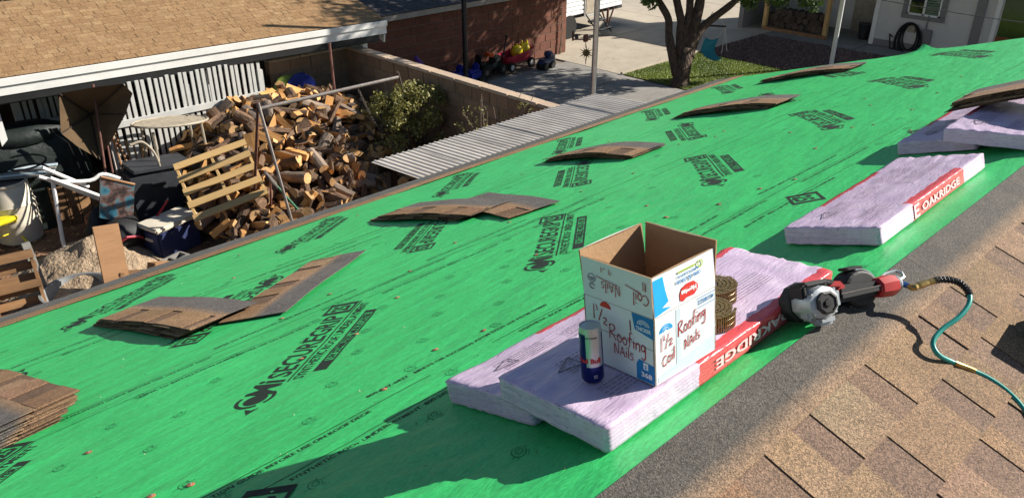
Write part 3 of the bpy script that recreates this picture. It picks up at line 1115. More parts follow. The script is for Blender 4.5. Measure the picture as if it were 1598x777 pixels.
# ================================================================== WRAPPED BUNDLES
def wrapmat(name, x0, x1):
    m, b, L = newmat(name)
    tc = nd(m, 'ShaderNodeTexCoord')
    sp = nd(m, 'ShaderNodeSeparateXYZ')
    L(tc.outputs['Object'], sp.inputs[0])
    n0 = nd(m, 'ShaderNodeTexNoise')
    n0.inputs['Scale'].default_value = 35
    n0.inputs['Detail'].default_value = 4
    L(tc.outputs['Object'], n0.inputs['Vector'])

    def math_(op, a, bb):
        n = nd(m, 'ShaderNodeMath', operation=op)
        for i, v in enumerate((a, bb)):
            if isinstance(v, (int, float)):
                n.inputs[i].default_value = v
            else:
                L(v, n.inputs[i])
        return n.outputs[0]
    wob = math_('MULTIPLY', math_('SUBTRACT', n0.outputs[0], .5), .022)
    xx = math_('ADD', sp.outputs[0], wob)
    yy = math_('ADD', sp.outputs[1], wob)
    inx = math_('MULTIPLY', math_('GREATER_THAN', xx, x0), math_('LESS_THAN', xx, x1))
    iny = math_('MAXIMUM', math_('LESS_THAN', yy, .034), math_('GREATER_THAN', yy, .312))
    red = math_('MULTIPLY', inx, iny)
    n = nd(m, 'ShaderNodeTexNoise')
    n.inputs['Scale'].default_value = 14
    n.inputs['Detail'].default_value = 7
    L(tc.outputs['Object'], n.inputs['Vector'])
    rp = ramp(m, [(0.3, (.56, .42, .585)), (0.65, (.65, .52, .66))])
    L(n.outputs[0], rp.inputs[0])
    # rubbed grit where granules wore through the film
    n5 = nd(m, 'ShaderNodeTexNoise')
    n5.inputs['Scale'].default_value = 260
    n5.inputs['Detail'].default_value = 2
    L(tc.outputs['Object'], n5.inputs['Vector'])
    r5 = ramp(m, [(0.60, (0, 0, 0)), (0.70, (.45, .45, .45))])
    L(n5.outputs[0], r5.inputs[0])
    mx = nd(m, 'ShaderNodeMix', data_type='RGBA')
    L(red, mx.inputs[0])
    L(rp.outputs[0], mx.inputs[6])
    mx.inputs[7].default_value = (.62, .075, .085, 1)
    mx3 = nd(m, 'ShaderNodeMix', data_type='RGBA')
    ms = math_('MULTIPLY', r5.outputs[0], math_('ADD', math_('MULTIPLY', red, .5), .05))
    L(ms, mx3.inputs[0])
    L(mx.outputs[2], mx3.inputs[6])
    mx3.inputs[7].default_value = (.40, .30, .30, 1)
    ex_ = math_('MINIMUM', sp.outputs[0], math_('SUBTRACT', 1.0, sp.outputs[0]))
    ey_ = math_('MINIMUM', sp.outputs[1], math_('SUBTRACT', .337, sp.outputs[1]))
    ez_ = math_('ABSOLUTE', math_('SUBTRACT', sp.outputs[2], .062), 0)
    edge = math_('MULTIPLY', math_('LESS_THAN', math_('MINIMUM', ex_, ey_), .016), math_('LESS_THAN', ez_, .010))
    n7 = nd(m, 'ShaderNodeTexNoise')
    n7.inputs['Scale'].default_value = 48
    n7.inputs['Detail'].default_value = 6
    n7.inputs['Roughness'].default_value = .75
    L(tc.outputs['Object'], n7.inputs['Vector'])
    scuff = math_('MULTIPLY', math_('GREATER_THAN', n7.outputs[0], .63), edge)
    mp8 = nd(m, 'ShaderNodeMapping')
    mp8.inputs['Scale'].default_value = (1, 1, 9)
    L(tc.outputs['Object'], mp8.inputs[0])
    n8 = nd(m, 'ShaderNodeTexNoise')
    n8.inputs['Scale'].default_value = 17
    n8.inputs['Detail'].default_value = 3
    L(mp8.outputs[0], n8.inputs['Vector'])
    crease_shade = math_('MULTIPLY', math_('LESS_THAN', math_('ABSOLUTE', math_('SUBTRACT', n8.outputs[0], .5), 0), .006), math_('LESS_THAN', ex_, .012))  # thin crease lines on the ends, their shade drawn dark into the colour
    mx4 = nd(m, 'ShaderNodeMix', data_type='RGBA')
    L(math_('MULTIPLY', math_('MAXIMUM', scuff, crease_shade), .75), mx4.inputs[0])
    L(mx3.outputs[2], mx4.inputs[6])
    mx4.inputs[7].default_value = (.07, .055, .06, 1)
    L(mx4.outputs[2], b.inputs['Base Color'])
    b.inputs['Roughness'].default_value = 0.30
    b.inputs['Specular IOR Level'].default_value = 0.45
    mp = nd(m, 'ShaderNodeMapping')
    mp.inputs['Rotation'].default_value = (0, 0, R(62))
    mp.inputs['Scale'].default_value = (1, 5.5, 1)
    L(tc.outputs['Object'], mp.inputs[0])
    n2 = nd(m, 'ShaderNodeTexNoise')
    n2.inputs['Scale'].default_value = 13
    n2.inputs['Detail'].default_value = 5
    n2.inputs['Distortion'].default_value = .6
    L(mp.outputs[0], n2.inputs['Vector'])
    r4 = ramp(m, [(.35, (0, 0, 0)), (.5, (.7, .7, .7)), (.66, (.2, .2, .2))])
    L(n2.outputs[0], r4.inputs[0])
    bp = nd(m, 'ShaderNodeBump')
    bp.inputs['Strength'].default_value = .30
    bp.inputs['Distance'].default_value = .006
    L(r4.outputs[0], bp.inputs['Height'])
    L(bp.outputs[0], b.inputs['Normal'])
    return m
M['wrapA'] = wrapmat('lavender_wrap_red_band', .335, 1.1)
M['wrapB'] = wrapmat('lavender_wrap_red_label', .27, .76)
M['wrap_ink'] = mat('grey_print_on_wrap', (.20, .16, .21), .6, .3, 50)
M['wrap_white'] = mat('white_letters_on_wrap', (.72, .52, .54), .45, .08, 30)

def bundle_mesh(seed, T=.064, L_=1.0, W=.337):
    nx, ny, nz = 72, 26, 18
    bm = bmesh.new()
    def grid(f, a, b_):
        vv = [[bm.verts.new(f(i / a, j / b_)) for i in range(a + 1)] for j in range(b_ + 1)]
        for j in range(b_):
            for i in range(a):
                bm.faces.new((vv[j][i], vv[j][i + 1], vv[j + 1][i + 1], vv[j + 1][i]))
    grid(lambda p, q: (p * L_, q * W, T), nx, ny)
    grid(lambda p, q: (p * L_, (1 - q) * W, 0), nx, ny)
    grid(lambda p, q: (p * L_, 0, q * T), nx, nz)
    grid(lambda p, q: ((1 - p) * L_, W, q * T), nx, nz)
    grid(lambda p, q: (0, (1 - p) * W, q * T), ny, nz)
    grid(lambda p, q: (L_, p * W, q * T), ny, nz)
    bmesh.ops.remove_doubles(bm, verts=bm.verts, dist=1e-5)
    r = .0065
    for v in bm.verts:
        p = v.co
        q = Vector((min(max(p.x, r), L_ - r), min(max(p.y, r), W - r), min(max(p.z, r), T - r)))
        n = (p - q)
        n = n.normalized() if n.length > 1e-9 else Vector((0, 0, 1))
        ex = min(p.x, L_ - p.x)
        pucker = math.exp(-ex / .10)
        d = .0022 * mnoise.noise((p.x * 9 + seed, p.y * 14, p.z * 10))
        d += pucker * .005 * mnoise.noise((p.x * 10 + seed * 3, p.y * 55, p.z * 45))
        d += .0022 * math.sin(mnoise.noise((p.x * 4 + seed, p.y * 5, 1)) * 14 + p.y * 60 + p.x * 25) * (.25 + pucker)
        if p.z < T - .004:
            d = d * .35 + .0009 * math.sin(p.z * 640 + seed + 2.5 * mnoise.noise((p.x * 5, p.y * 5, seed)))
        v.co = q + n * (r + d)
        # stepped shingle edges pressing through the short ends
        if ex < .012 and .008 < p.z < T - .008:
            v.co.x += .0022 * mnoise.noise((p.z * 110, p.y * 3, seed))
    me = bpy.data.meshes.new('bundle')
    bm.to_mesh(me)
    bm.free()
    me.polygons.foreach_set('use_smooth', [True] * len(me.polygons))
    return me

def dash_print(W=.337, T=.064, seed=1, regions=()):
    rnd = random.Random(seed)
    b = MB()
    for (x0, x1, y0, y1, n) in regions:
        for i in range(n):
            y = y0 + (y1 - y0) * (i + .5) / n
            x = x0
            hgt = (y1 - y0) / n * .26
            while x < x1:
                l = rnd.uniform(.006, .022)
                b.add([(x, y - hgt / 2, 0), (min(x + l, x1), y - hgt / 2, 0), (min(x + l, x1), y + hgt / 2, 0), (x, y + hgt / 2, 0)], [(0, 1, 2, 3)])
                x += l + rnd.uniform(.003, .007)
    return b

def bundle(label, mw, seed, wm, letters=None, T=.064, lx=.4, tilt_text=0, red=(.335, .93)):
    t = thing('shingle_bundle', label, 'shingle bundle', group='wrapped shingle bundles on the roof', mw=mw)
    me = bundle_mesh(seed, T)
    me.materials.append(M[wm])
    body = link('plastic_wrap', me, t)
    top = dash_print(seed=seed, regions=((.12, .30, .20, .27, 6), (.36, .52, .20, .25, 5), (.55, .86, .10, .17, 7), (.58, .80, .19, .27, 6), (.1, .26, .06, .12, 5)))
    top.build('fine_print', 'wrap_ink', body, mw=Matrix.Translation((0, 0, T + .0032)))['kind'] = 'stuff'
    tri = MB()
    P3 = [(.10, .235), (.165, .265), (.17, .215)]
    for i in range(3):
        tri.bar((*P3[i], T + .003), (*P3[(i + 1) % 3], T + .003), .0012, 4)
    tri.build('warning_triangle', 'wrap_ink', body)
    if letters:
        lt = fit_text(letters, 0, .36, 0, .038, .0010)
        lt.materials.clear()
        lt.materials.append(M['wrap_white'])
        if letters and tilt_text:      # upside down on the side
            mm = Matrix(((-1, 0, 0, lx + .40), (0, 0, -1, -.0035), (0, -1, 0, .046), (0, 0, 0, 1)))
        else:
            mm = Matrix(((1, 0, 0, lx), (0, 0, -1, -.0035), (0, 1, 0, .017), (0, 0, 0, 1)))
        link('brand_lettering', lt, body, mm)
        sq = MB()
        xq = lx + .44 if tilt_text else lx - .07
        for (a, c, z0, z1) in ((0, .014, .008, .056), (.014, .045, .046, .056), (.014, .04, .027, .036), (.014, .045, .008, .017)):
            s_ = -1 if not tilt_text else 1
            xa, xb = (xq + a, xq + c)
            sq.add([(xa, -.0035, z0), (xb, -.0035, z0), (xb, -.0035, z1), (xa, -.0035, z1)], [(0, 1, 2, 3)])
        sq.build('emblem', 'wrap_white', body)
    return t

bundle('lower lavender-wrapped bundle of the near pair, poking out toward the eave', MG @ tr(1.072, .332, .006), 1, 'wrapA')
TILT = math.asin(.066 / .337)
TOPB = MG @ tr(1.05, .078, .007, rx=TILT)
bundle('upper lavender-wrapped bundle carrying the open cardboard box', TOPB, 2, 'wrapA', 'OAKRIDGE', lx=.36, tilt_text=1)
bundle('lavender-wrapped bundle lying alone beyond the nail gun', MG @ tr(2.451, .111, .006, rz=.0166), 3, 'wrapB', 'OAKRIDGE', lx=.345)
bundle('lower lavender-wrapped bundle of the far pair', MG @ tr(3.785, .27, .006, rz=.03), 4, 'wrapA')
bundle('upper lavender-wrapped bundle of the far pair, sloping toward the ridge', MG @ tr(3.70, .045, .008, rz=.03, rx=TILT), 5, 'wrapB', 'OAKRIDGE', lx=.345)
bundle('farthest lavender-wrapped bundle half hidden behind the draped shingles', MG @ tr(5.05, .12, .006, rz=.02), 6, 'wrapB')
pile(0, 0, 0, 7, .045, (.004, .003), 'pile draped over the far bundles at the ridge', mwx=MG @ tr(4.24, -.01, .120, rx=0) @ Matrix.Rotation(R(-88), 4, 'Z') @ Matrix.Rotation(R(2), 4, 'Y'))

# ================================================================== CARDBOARD BOX
M['card_white'] = mat('white_printed_card', (.66, .72, .74), .55, .05, 6, .1, 60, dirt=.06)
M['card_brown'] = mat('brown_card', (.36, .22, .115), .85, .1, 8, .15, 90)
M['card_blue'] = mat('blue_print', (.015, .19, .46), .5, .12, 10)
M['card_cyan'] = mat('cyan_print', (.01, .36, .78), .5, .08, 10)
M['card_pale'] = mat('pale_tape', (.56, .66, .72), .4, .1, 10)
M['card_red'] = mat('red_print', (.55, .03, .025), .5, .1, 10)
M['marker'] = mat('red_marker', (.36, .012, .018), .6, .25, 60)
M['white_ink'] = mat('white_print', (.76, .80, .82), .5, .04, 10)
M['card_green'] = mat('green_print', (.33, .45, .06), .5, .1, 10)
BA, BB_, BH, FH = .222, .214, .168, .094
# seat of the box on the tilted upper bundle (bundle local coords)
BOXM = TOPB @ tr(.190, .018, .0675, rz=R(-3))
box = thing('cardboard_box', 'open white cardboard box with red handwriting and raised flaps on the wrapped bundle', 'cardboard box', mw=BOXM)
TK = .004
def panel(b, w_, h_, lean=0.0, wob=0.0):
    """sheet of card in x (0..w) and z (0..h), outside face at y=0, inside at y=TK; leans outward with height"""
    nx, nz = 8, 5
    for side, y in ((0, 0.0), (1, TK)):
        vs, fs = [], []
        for j in range(nz + 1):
            for i in range(nx + 1):
                x, z = w_ * i / nx, h_ * j / nz
                yy = y - lean * z + wob * math.sin(3.1 * i / nx) * (z / h_)
                vs.append((x, yy, z))
        for j in range(nz):
            for i in range(nx):
                a = j * (nx + 1) + i
                q = (a, a + 1, a + nx + 2, a + nx + 1)
                fs.append(q if side == 0 else q[::-1])
        b.cur = side
        b.add(vs, fs)
    b.cur = 1
    o = lambda x, z: [(x, -lean * z, z), (x, TK - lean * z, z)]
    b.add([(0, -lean * h_, h_), (w_, -lean * h_, h_), (w_, TK - lean * h_, h_), (0, TK - lean * h_, h_)], [(0, 1, 2, 3)])
    for x, fl in ((0, 1), (w_, 0)):
        q = [(x, 0, 0), (x, TK, 0), (x, TK - lean * h_, h_), (x, -lean * h_, h_)]
        b.add(q, [(3, 2, 1, 0) if fl else (0, 1, 2, 3)])
FR = Matrix.Identity(4)                                              # right face: plane y=0
FL = Matrix(((0, 1, 0, 0), (-1, 0, 0, BB_), (0, 0, 1, 0), (0, 0, 0, 1)))   # left face: plane x=0
FBK = Matrix(((-1, 0, 0, BA), (0, -1, 0, BB_), (0, 0, 1, 0), (0, 0, 0, 1)))
FB2 = Matrix(((0, -1, 0, BA), (1, 0, 0, 0), (0, 0, 1, 0), (0, 0, 0, 1)))
sides = []
for nm, fm, wd in (('front_panel', FR, BA), ('side_panel', FL, BB_), ('back_panel', FBK, BA), ('side_panel', FB2, BB_)):
    sides.append(part(nm, ['card_white', 'card_brown'], box, lambda b: panel(b, wd, BH), mw=fm))
part('bottom_panel', 'card_brown', box, lambda b: b.box((BA / 2, BB_ / 2, .004), (BA - .01, BB_ - .01, .004)))
flaps = []
for fm, wd, hh, lean, wob in ((FR, BA, FH, -.06, .003), (FL, BB_, FH + .004, .035, .003), (FBK, BA, FH + .014, .09, -.004), (FB2, BB_, FH + .018, .06, .006)):
    g = .006
    flaps.append(part('flap', ['card_white', 'card_brown'], box, lambda b: panel(b, wd - .004, hh, lean, wob), mw=fm @ Matrix.Translation((.002, 0, BH + .001))))

def onface(me_or_b, m, parent, name, x=0, z=0, flip=False, lift=.0007, lean=0.0):
    """flat drawing (x right, y up) put on an outside panel face"""
    me = me_or_b.mesh(name, m) if isinstance(me_or_b, MB) else me_or_b
    me.materials.clear()
    me.materials.append(M[m])
    kz = .908 if parent in sides else .87
    for v in me.vertices:
        px, py = (-v.co.x, -v.co.y) if flip else (v.co.x, v.co.y)
        py *= kz
        v.co = Vector((x + px, -lift - lean * (z + py), z + py))
    return link(name, me, parent)

def poly(pts):
    b = MB()
    b.add([(p[0], p[1], 0) for p in pts], [tuple(range(len(pts)))])
    return b

def arcs(cx, cy, rr, w_=.003):
    b = MB()
    for r in rr:
        vs, fs = [], []
        for i in range(13):
            a = math.pi * i / 12
            vs += [(cx + r * math.cos(a), cy + r * math.sin(a) * .8, 0), (cx + (r - w_) * math.cos(a), cy + (r - w_) * math.sin(a) * .8, 0)]
        for i in range(12):
            fs.append((2 * i, 2 * i + 2, 2 * i + 3, 2 * i + 1))
        b.add(vs, fs)
    return b

# left face body
SPn, FLp = sides[1], flaps[1]
onface(poly([(.150, .184), (.2135, .184), (.2135, .128), (.158, .140)]), 'card_blue', SPn, 'blue_print')
onface(fit_text('THICKER', .162, .206, .142, .014, .0004), 'white_ink', SPn, 'lettering', lift=.0012)
onface(arcs(.184, .158, (.018, .013, .008), .002), 'white_ink', SPn, 'arc_print', lift=.0012)
onface(poly([(.160, .002), (.2135, .002), (.2135, .054), (.168, .060), (.160, .045)]), 'card_blue', SPn, 'blue_print')
onface(fit_text('368', .174, .206, .014, .019, .0008), 'white_ink', SPn, 'lettering', lift=.0012)
onface(poly([(.181, .036), (.195, .036), (.195, .055), (.181, .055)]), 'white_ink', SPn, 'white_square', lift=.0012)
onface(fit_text('2', .185, .191, .040, .012, .0006), 'card_blue', SPn, 'lettering', lift=.0016)
onface(disc(.070, .168, .017, 0, 0, 3.1416, 14, 1.0), 'card_red', SPn, 'red_print')
hb = MB(); hand(hb, "1'/2", .028, .126, .046, -.25, .06); onface(hb, 'marker', SPn, 'handwriting', lift=.0014)
hb = MB(); hand(hb, 'Roofing', .078, .086, .044, -.06, .065); onface(hb, 'marker', SPn, 'handwriting', lift=.0014)
hb = MB(); hand(hb, 'NAils', .092, .048, .037, -.02, .065); onface(hb, 'marker', SPn, 'handwriting', lift=.0014)
hb = MB(); hb.bar((.146, .13, 0), (.145, .16, 0), .0016, 5); onface(hb, 'marker', SPn, 'handwriting', lift=.0014)
# left flap, written upside down
hb = MB(); hand(hb, 'Coil', -.203, -.060, .040, .02, .065); onface(hb, 'marker', FLp, 'handwriting', flip=True, lift=.0014, lean=.035)
hb = MB(); hand(hb, 'NAils', -.118, -.060, .036, .03, .065); onface(hb, 'marker', FLp, 'handwriting', flip=True, lift=.0014, lean=.035)
hb = MB(); hand(hb, '--', .045, .040, .055, -.07, .04); hand(hb, '-', .135, .036, .07, -.1, .04); onface(hb, 'marker', FLp, 'handwriting', lift=.0014, lean=.035)
hb = MB(); hand(hb, "1 '  1i", .062, .082, .018, 0, .12); hand(hb, '11', .185, .070, .026, 0, .1); onface(hb, 'marker', FLp, 'handwriting', lift=.0014, lean=.035)
onface(join_meshes([(disc(.030, .058, .0125, .0105), (0, 0)), (disc(.030, .034, .009, .006, .3, 5.5), (0, 0)), (strips([(.020, .040, .0565, .0595), (.025, .036, .052, .0545)]), (0, 0))]), 'wrap_ink', FLp, 'recycling_mark', lift=.0012, lean=.035)
for z in (.178, .10):
    onface(poly([(.004, z), (.21, z - .002), (.21, z - .0005), (.004, z + .0015)]), 'wrap_ink', SPn, 'crease_line') if z < .15 else None
# right face
FPn, FRp = sides[0], flaps[0]
hb = MB(); hand(hb, "1'/2", .020, .086, .042, .12, .07); hand(hb, 'Roofing', .080, .102, .040, .16, .08); onface(hb, 'marker', FPn, 'handwriting', lift=.0014)
hb = MB(); hand(hb, 'Coil', .024, .042, .038, .16, .075); hand(hb, 'NAils', .104, .056, .035, .16, .08); onface(hb, 'marker', FPn, 'handwriting', lift=.0014)
onface(arcs(.040, .138, (.023, .017, .010), .0042), 'card_cyan', FPn, 'arc_print')
onface(poly([(.01, .004), (.214, .004), (.214, .05), (.01, .018)]), 'card_pale', FPn, 'packing_tape', lift=.0005)
onface(poly([(.075, .02), (.09, .02), (.09, .18), (.075, .18)]), 'card_pale', FPn, 'packing_tape', lift=.0006)
onface(poly([(.150, .150), (.217, .150), (.217, .1515), (.150, .1515)]), 'card_blue', FPn, 'code_frame')
onface(poly([(.150, .176), (.217, .176), (.217, .1775), (.150, .1775)]), 'card_blue', FPn, 'code_frame')
onface(fit_text('4518022', -.213, -.154, -.171, .017, .0002), 'card_blue', FPn, 'lettering', flip=True, lift=.0012)
LN = -.06
onface(poly([(.002, .002), (.058, .010), (.028, .018), (.050, .028), (.042, .060), (.036, .100), (.002, .100)]), 'card_cyan', FRp, 'cyan_print', lean=LN)
onface(poly([(.088, .012), (.100, .006), (.112, .012), (.140, .010), (.154, .022), (.154, .034), (.140, .048), (.118, .050), (.098, .044), (.089, .030)]), 'card_red', FRp, 'red_badge', lean=LN)
onface(fit_text('Huggies', -.148, -.094, -.036, .019, .0008), 'white_ink', FRp, 'lettering', flip=True, lift=.0013, lean=LN)
onface(fit_text('one & done', -.166, -.080, -.069, .020, .0002), 'card_blue', FRp, 'lettering', flip=True, lift=.0012, lean=LN)
onface(fit_text('MORE CLEANING', -.158, -.086, -.0815, .0105, .0001), 'card_blue', FRp, 'lettering', flip=True, lift=.0012, lean=LN)
onface(poly([(.088, .087), (.150, .087), (.150, .092), (.088, .092)]), 'card_green', FRp, 'green_print', lean=LN)
onface(disc(.166, .086, .010, .0065), 'card_green', FRp, 'green_print', lean=LN)

# ================================================================== DRINK CAN
M['can_blue'] = mat('blue_can_enamel', (.008, .014, .13), .28, .1, 20, metal=.5)
M['can_silver'] = mat('silver_can', (.48, .50, .54), .34, .06, 20, metal=.75)
M['can_red'] = mat('red_enamel', (.5, .02, .03), .35, .05, 20)
CANM = TOPB @ tr(.128, .150, .0675) @ Matrix.Diagonal((.93, .93, .90, 1))
can = thing('drink_can', 'slim blue and silver energy drink can standing before the cardboard box', 'drink can', mw=CANM)
RC, HC = .0285, .150
def can_body(b):
    n = 48
    prof = [(.021, 0), (.024, .002), (RC, .010), (RC, .05), (RC, .085), (RC, .125), (RC, .142), (.0262, .151), (.0262, .155)]
    vs, fs = [], []
    for r, z in prof:
        for k in range(n):
            a = 2 * math.pi * k / n
            vs.append((r * math.cos(a), r * math.sin(a), z))
    groups = {0: [], 1: []}
    for i in range(len(prof) - 1):
        for k in range(n):
            q = (i * n + k, i * n + (k + 1) % n, (i + 1) * n + (k + 1) % n, (i + 1) * n + k)
            quad = ((k + 34) // 12) % 4
            upper = prof[i][1] >= .05
            blue = (quad in (0, 2)) if upper else True
            if i < 1 or i >= 6:
                blue = False
            groups[0 if blue else 1].append(q)
    b.v += vs
    b.c += [(1, 1, 1)] * len(vs)
    for g, l in groups.items():
        for q in l:
            b.f.append(q)
            b.mi.append(g)
cb = part('can_body', ['can_blue', 'can_silver'], can, can_body, smooth=True)
part('can_lid', 'can_silver', can, lambda b: b.lathe([(0, .1515), (.023, .1515), (.024, .1565), (.0265, .1572), (.0268, .155)], 32), smooth=True)
part('opening', 'black_metal', can, lambda b: b.lathe([(0.0, 0), (.008, 0)], 14, (-.008, -.004, .1522)))
part('pull_tab', 'can_silver', can, lambda b: b.cbox((.007, .002, .1535), (.018, .011, .0014), .0006))
def wrapc(c):
    a = R(205) + c.x / RC
    return Vector(((RC + .0005) * math.cos(a), (RC + .0005) * math.sin(a), c.y))
lt = text_mesh('Red Bull', .0185, .0009, warp=lambda c: wrapc(Vector((c.x - .030, c.y + .062, 0))))
lt.materials.clear(); lt.materials.append(M['can_red'])
link('lettering', lt, cb)
lt = text_mesh('ENERGY DRINK', .006, .0002, warp=lambda c: wrapc(Vector((c.x - .018, c.y + .131, 0))))
lt.materials.clear(); lt.materials.append(M['can_blue'])
link('lettering', lt, cb)
lt = strips([(.0, .009, .0, .0012), (.0, .009, .008, .0092), (.0, .0012, 0, .009), (.0078, .009, 0, .009), (.003, .006, .003, .006)])
for v in lt.vertices:
    v.co = wrapc(Vector((v.co.x + .012, v.co.y + .018, 0)))
lt.materials.clear(); lt.materials.append(M['can_silver'])
link('small_mark', lt, cb)

# ================================================================== NAIL COILS
M['brass'] = mat('yellow_zinc_nails', (.34, .24, .10), .38, .3, 300, metal=.75)
M['wirem'] = mat('coil_wire', (.3, .25, .18), .4, .2, 30, metal=.8)
def coil(label, mw):
    t = thing('nail_coil', label, 'nail coil', group='coils of roofing nails', mw=mw)
    b = MB()
    wv = MB()
    th, r = 0.0, .016
    pts = []
    while r < .066:
        c = (r * math.cos(th), r * math.sin(th))
        top = .044 + random.uniform(-.0012, .0012)
        b.bar((c[0], c[1], 0), (c[0], c[1], top), .0016, 5)
        b.lathe([(.0045, top), (.0048, top + .0012)], 6, (c[0], c[1], 0))
        pts.append((c[0], c[1]))
        dth = .0062 / r
        th += dth
        r += .0105 * dth / (2 * math.pi)
    o = b.build('nails', 'brass', t)
    o['kind'] = 'stuff'
    for z in (.015, .031):
        wv.tube([(x, y, z) for x, y in pts], .0007, 4)
    wv.build('wire', 'wirem', t)['kind'] = 'stuff'
coil('nail coil nearer the red band, beside the cardboard box', TOPB @ tr(.520, .098, .0665, rz=.4))
coil('nail coil farther back, partly hidden by the cardboard box', TOPB @ tr(.640, .168, .0665, rz=1.4))

# ================================================================== NAIL GUN
M['gun_silver'] = mat('cast_magnesium', (.36, .39, .41), .42, .15, 30, .2, 120, metal=.3, dirt=.25, dist=.001)
M['gun_black'] = mat('black_nylon', (.012, .012, .013), .62, .3, 40, .25, 300, dist=.001)
M['gun_red'] = mat('red_nylon', (.36, .02, .02), .42, .1, 20)
M['blue_metal'] = mat('blue_anodised', (.05, .14, .42), .3, .1, 20, metal=.6)
M['brass_fit'] = mat('brass_fitting', (.42, .28, .09), .35, .25, 60, metal=.8)
M['hose_teal'] = mat('teal_air_hose', (.012, .27, .22), .32, .08, 30, spec=.6)
gx = Vector((.255, -.085, -.018)).normalized()
gz = Vector((0, 0, 1)); gy = gz.cross(gx).normalized(); gz = gx.cross(gy)
GM = Matrix((gx, gy, gz)).transposed().to_4x4()
GM.translation = Vector((1.80, .006, .010))
GM = GM @ Matrix.Rotation(R(-28), 4, 'X') @ Matrix.Diagonal((1.20, 1.0, 1.0, 1))
gun = thing('nail_gun', 'red and silver pneumatic coil nail gun resting on the ridge', 'nail gun', mw=GM)
YC = Matrix.Rotation(R(90), 4, 'X')   # lathe z -> -y
GC = Vector((0, 0, .056))
def oct_ring(b, prof, n, c, rot=0.0):
    vs, fs = [], []
    for r, y, sx_, sz_ in prof:
        for k in range(n):
            a = 2 * math.pi * (k + .5) / n + rot
            vs.append((c.x + r * sx_ * math.cos(a), y, c.z + r * sz_ * math.sin(a)))
    for i in range(len(prof) - 1):
        for k in range(n):
            fs.append((i * n + k, i * n + (k + 1) % n, (i + 1) * n + (k + 1) % n, (i + 1) * n + k))
    fs.append(tuple(range(n - 1, -1, -1)))
    fs.append(tuple(range((len(prof) - 1) * n, len(prof) * n)))
    b.add(vs, fs)
def sil(b):
    oct_ring(b, [(.033, -.050, 1, 1.05), (.040, -.046, 1.05, 1.05), (.046, -.026, 1.1, 1.02), (.047, -.004, 1.15, 1.0), (.044, .014, 1.1, 1.0)], 10, GC)
    b.cbox((.044, -.010, .058), (.040, .048, .058), .010)
    b.cbox((.006, -.022, .010), (.052, .044, .026), .008)
    b.cbox((-.034, -.020, .040), (.018, .036, .05), .007)
part('cylinder_housing', 'gun_silver', gun, sil, smooth=True)
part('exhaust_cap', 'gun_black', gun, lambda b: oct_ring(b, [(.029, -.050, 1, 1.05), (.030, -.058, 1, 1.05), (.024, -.0605, 1, 1.05), (.022, -.0575, 1, 1.05)], 8, GC))
part('cap_screw', 'tyre', gun, lambda b: oct_ring(b, [(.011, -.0575, 1, 1), (.0105, -.0615, 1, 1), (.006, -.0618, 1, 1)], 6, GC))
def bmp(b):
    oct_ring(b, [(.046, .012, 1.15, 1.05), (.052, .020, 1.12, 1.05), (.052, .048, 1.1, 1.05), (.044, .056, 1.1, 1.05)], 10, GC)
    b.cbox((-.002, -.008, .104), (.074, .056, .016), .006, Matrix.Rotation(R(-6), 3, 'X'))
    b.cbox((-.040, -.008, .088), (.014, .054, .040), .005)
    b.cbox((.038, -.012, .102), (.026, .04, .012), .004)
part('bumper', 'gun_black', gun, bmp, smooth=True)
part('nose', 'gun_black', gun, lambda b: (b.cbox((0, .080, .050), (.042, .07, .05), .008), b.cbox((0, .128, .048), (.026, .05, .026), .006)), smooth=True)
part('contact_tip', 'steel', gun, lambda b: b.cbox((0, .160, .046), (.018, .03, .014), .003))
part('depth_dial', 'oldsteel', gun, lambda b: b.bar((.03, .10, .05), (.03, .118, .05), .012, 10))
def rb(b):
    b.cbox((.058, -.004, .092), (.048, .044, .020), .006, Matrix.Rotation(R(12), 3, 'Y'))
    b.cbox((.076, -.002, .078), (.030, .040, .030), .006)
part('neck_cover', 'gun_red', gun, rb, smooth=True)
def hd(b):
    b.cbox((.132, -.012, .060), (.150, .036, .038), .012)
    b.cbox((.105, -.012, .068), (.09, .030, .034), .010, Matrix.Rotation(R(6), 3, 'Y'))
part('handle', 'gun_black', gun, hd, smooth=True)
part('grip_seam', 'oldsteel', gun, lambda b: b.cbox((.135, -.0305, .066), (.14, .0015, .0025), .0005))
part('trigger', 'gun_black', gun, lambda b: b.cbox((.085, .018, .056), (.016, .026, .010), .003), smooth=True)
def ec(b):
    oct_ring_x(b, [(.186, .020, .021), (.192, .025, .027), (.225, .027, .030), (.243, .024, .026), (.247, .018, .02)])
def oct_ring_x(b, prof, n=8, cy=-.012, cz=.058):
    vs, fs = [], []
    for x, ry, rz_ in prof:
        for k in range(n):
            a = 2 * math.pi * (k + .5) / n
            vs.append((x, cy + ry * math.cos(a) * 1.06, cz + rz_ * math.sin(a) * 1.06))
    for i in range(len(prof) - 1):
        for k in range(n):
            fs.append((i * n + k, (i + 1) * n + k, (i + 1) * n + (k + 1) % n, i * n + (k + 1) % n))
    fs += [tuple(range(n)), tuple(range(len(prof) * n - 1, (len(prof) - 1) * n - 1, -1))]
    b.add(vs, fs)
part('end_cap', 'gun_red', gun, ec, smooth=True)
part('end_ring', 'gun_silver', gun, lambda b: oct_ring_x(b, [(.243, .020, .022), (.250, .022, .024), (.256, .019, .021)], 12), smooth=True)
part('air_inlet', 'gun_black', gun, lambda b: b.tube([(.254, -.012, .058), (.268, -.012, .058)], [.013, .010], 10), smooth=True)
def mag(b):
    b.lathe([(.0, -.010), (.044, -.010), (.050, -.014), (.052, -.024), (.052, -.066), (.046, -.074), (0, -.076)], 22, (.168, 0, .060), YC)
    b.cbox((.150, .045, .018), (.06, .05, .02), .006)
part('magazine', 'gun_black', gun, mag)
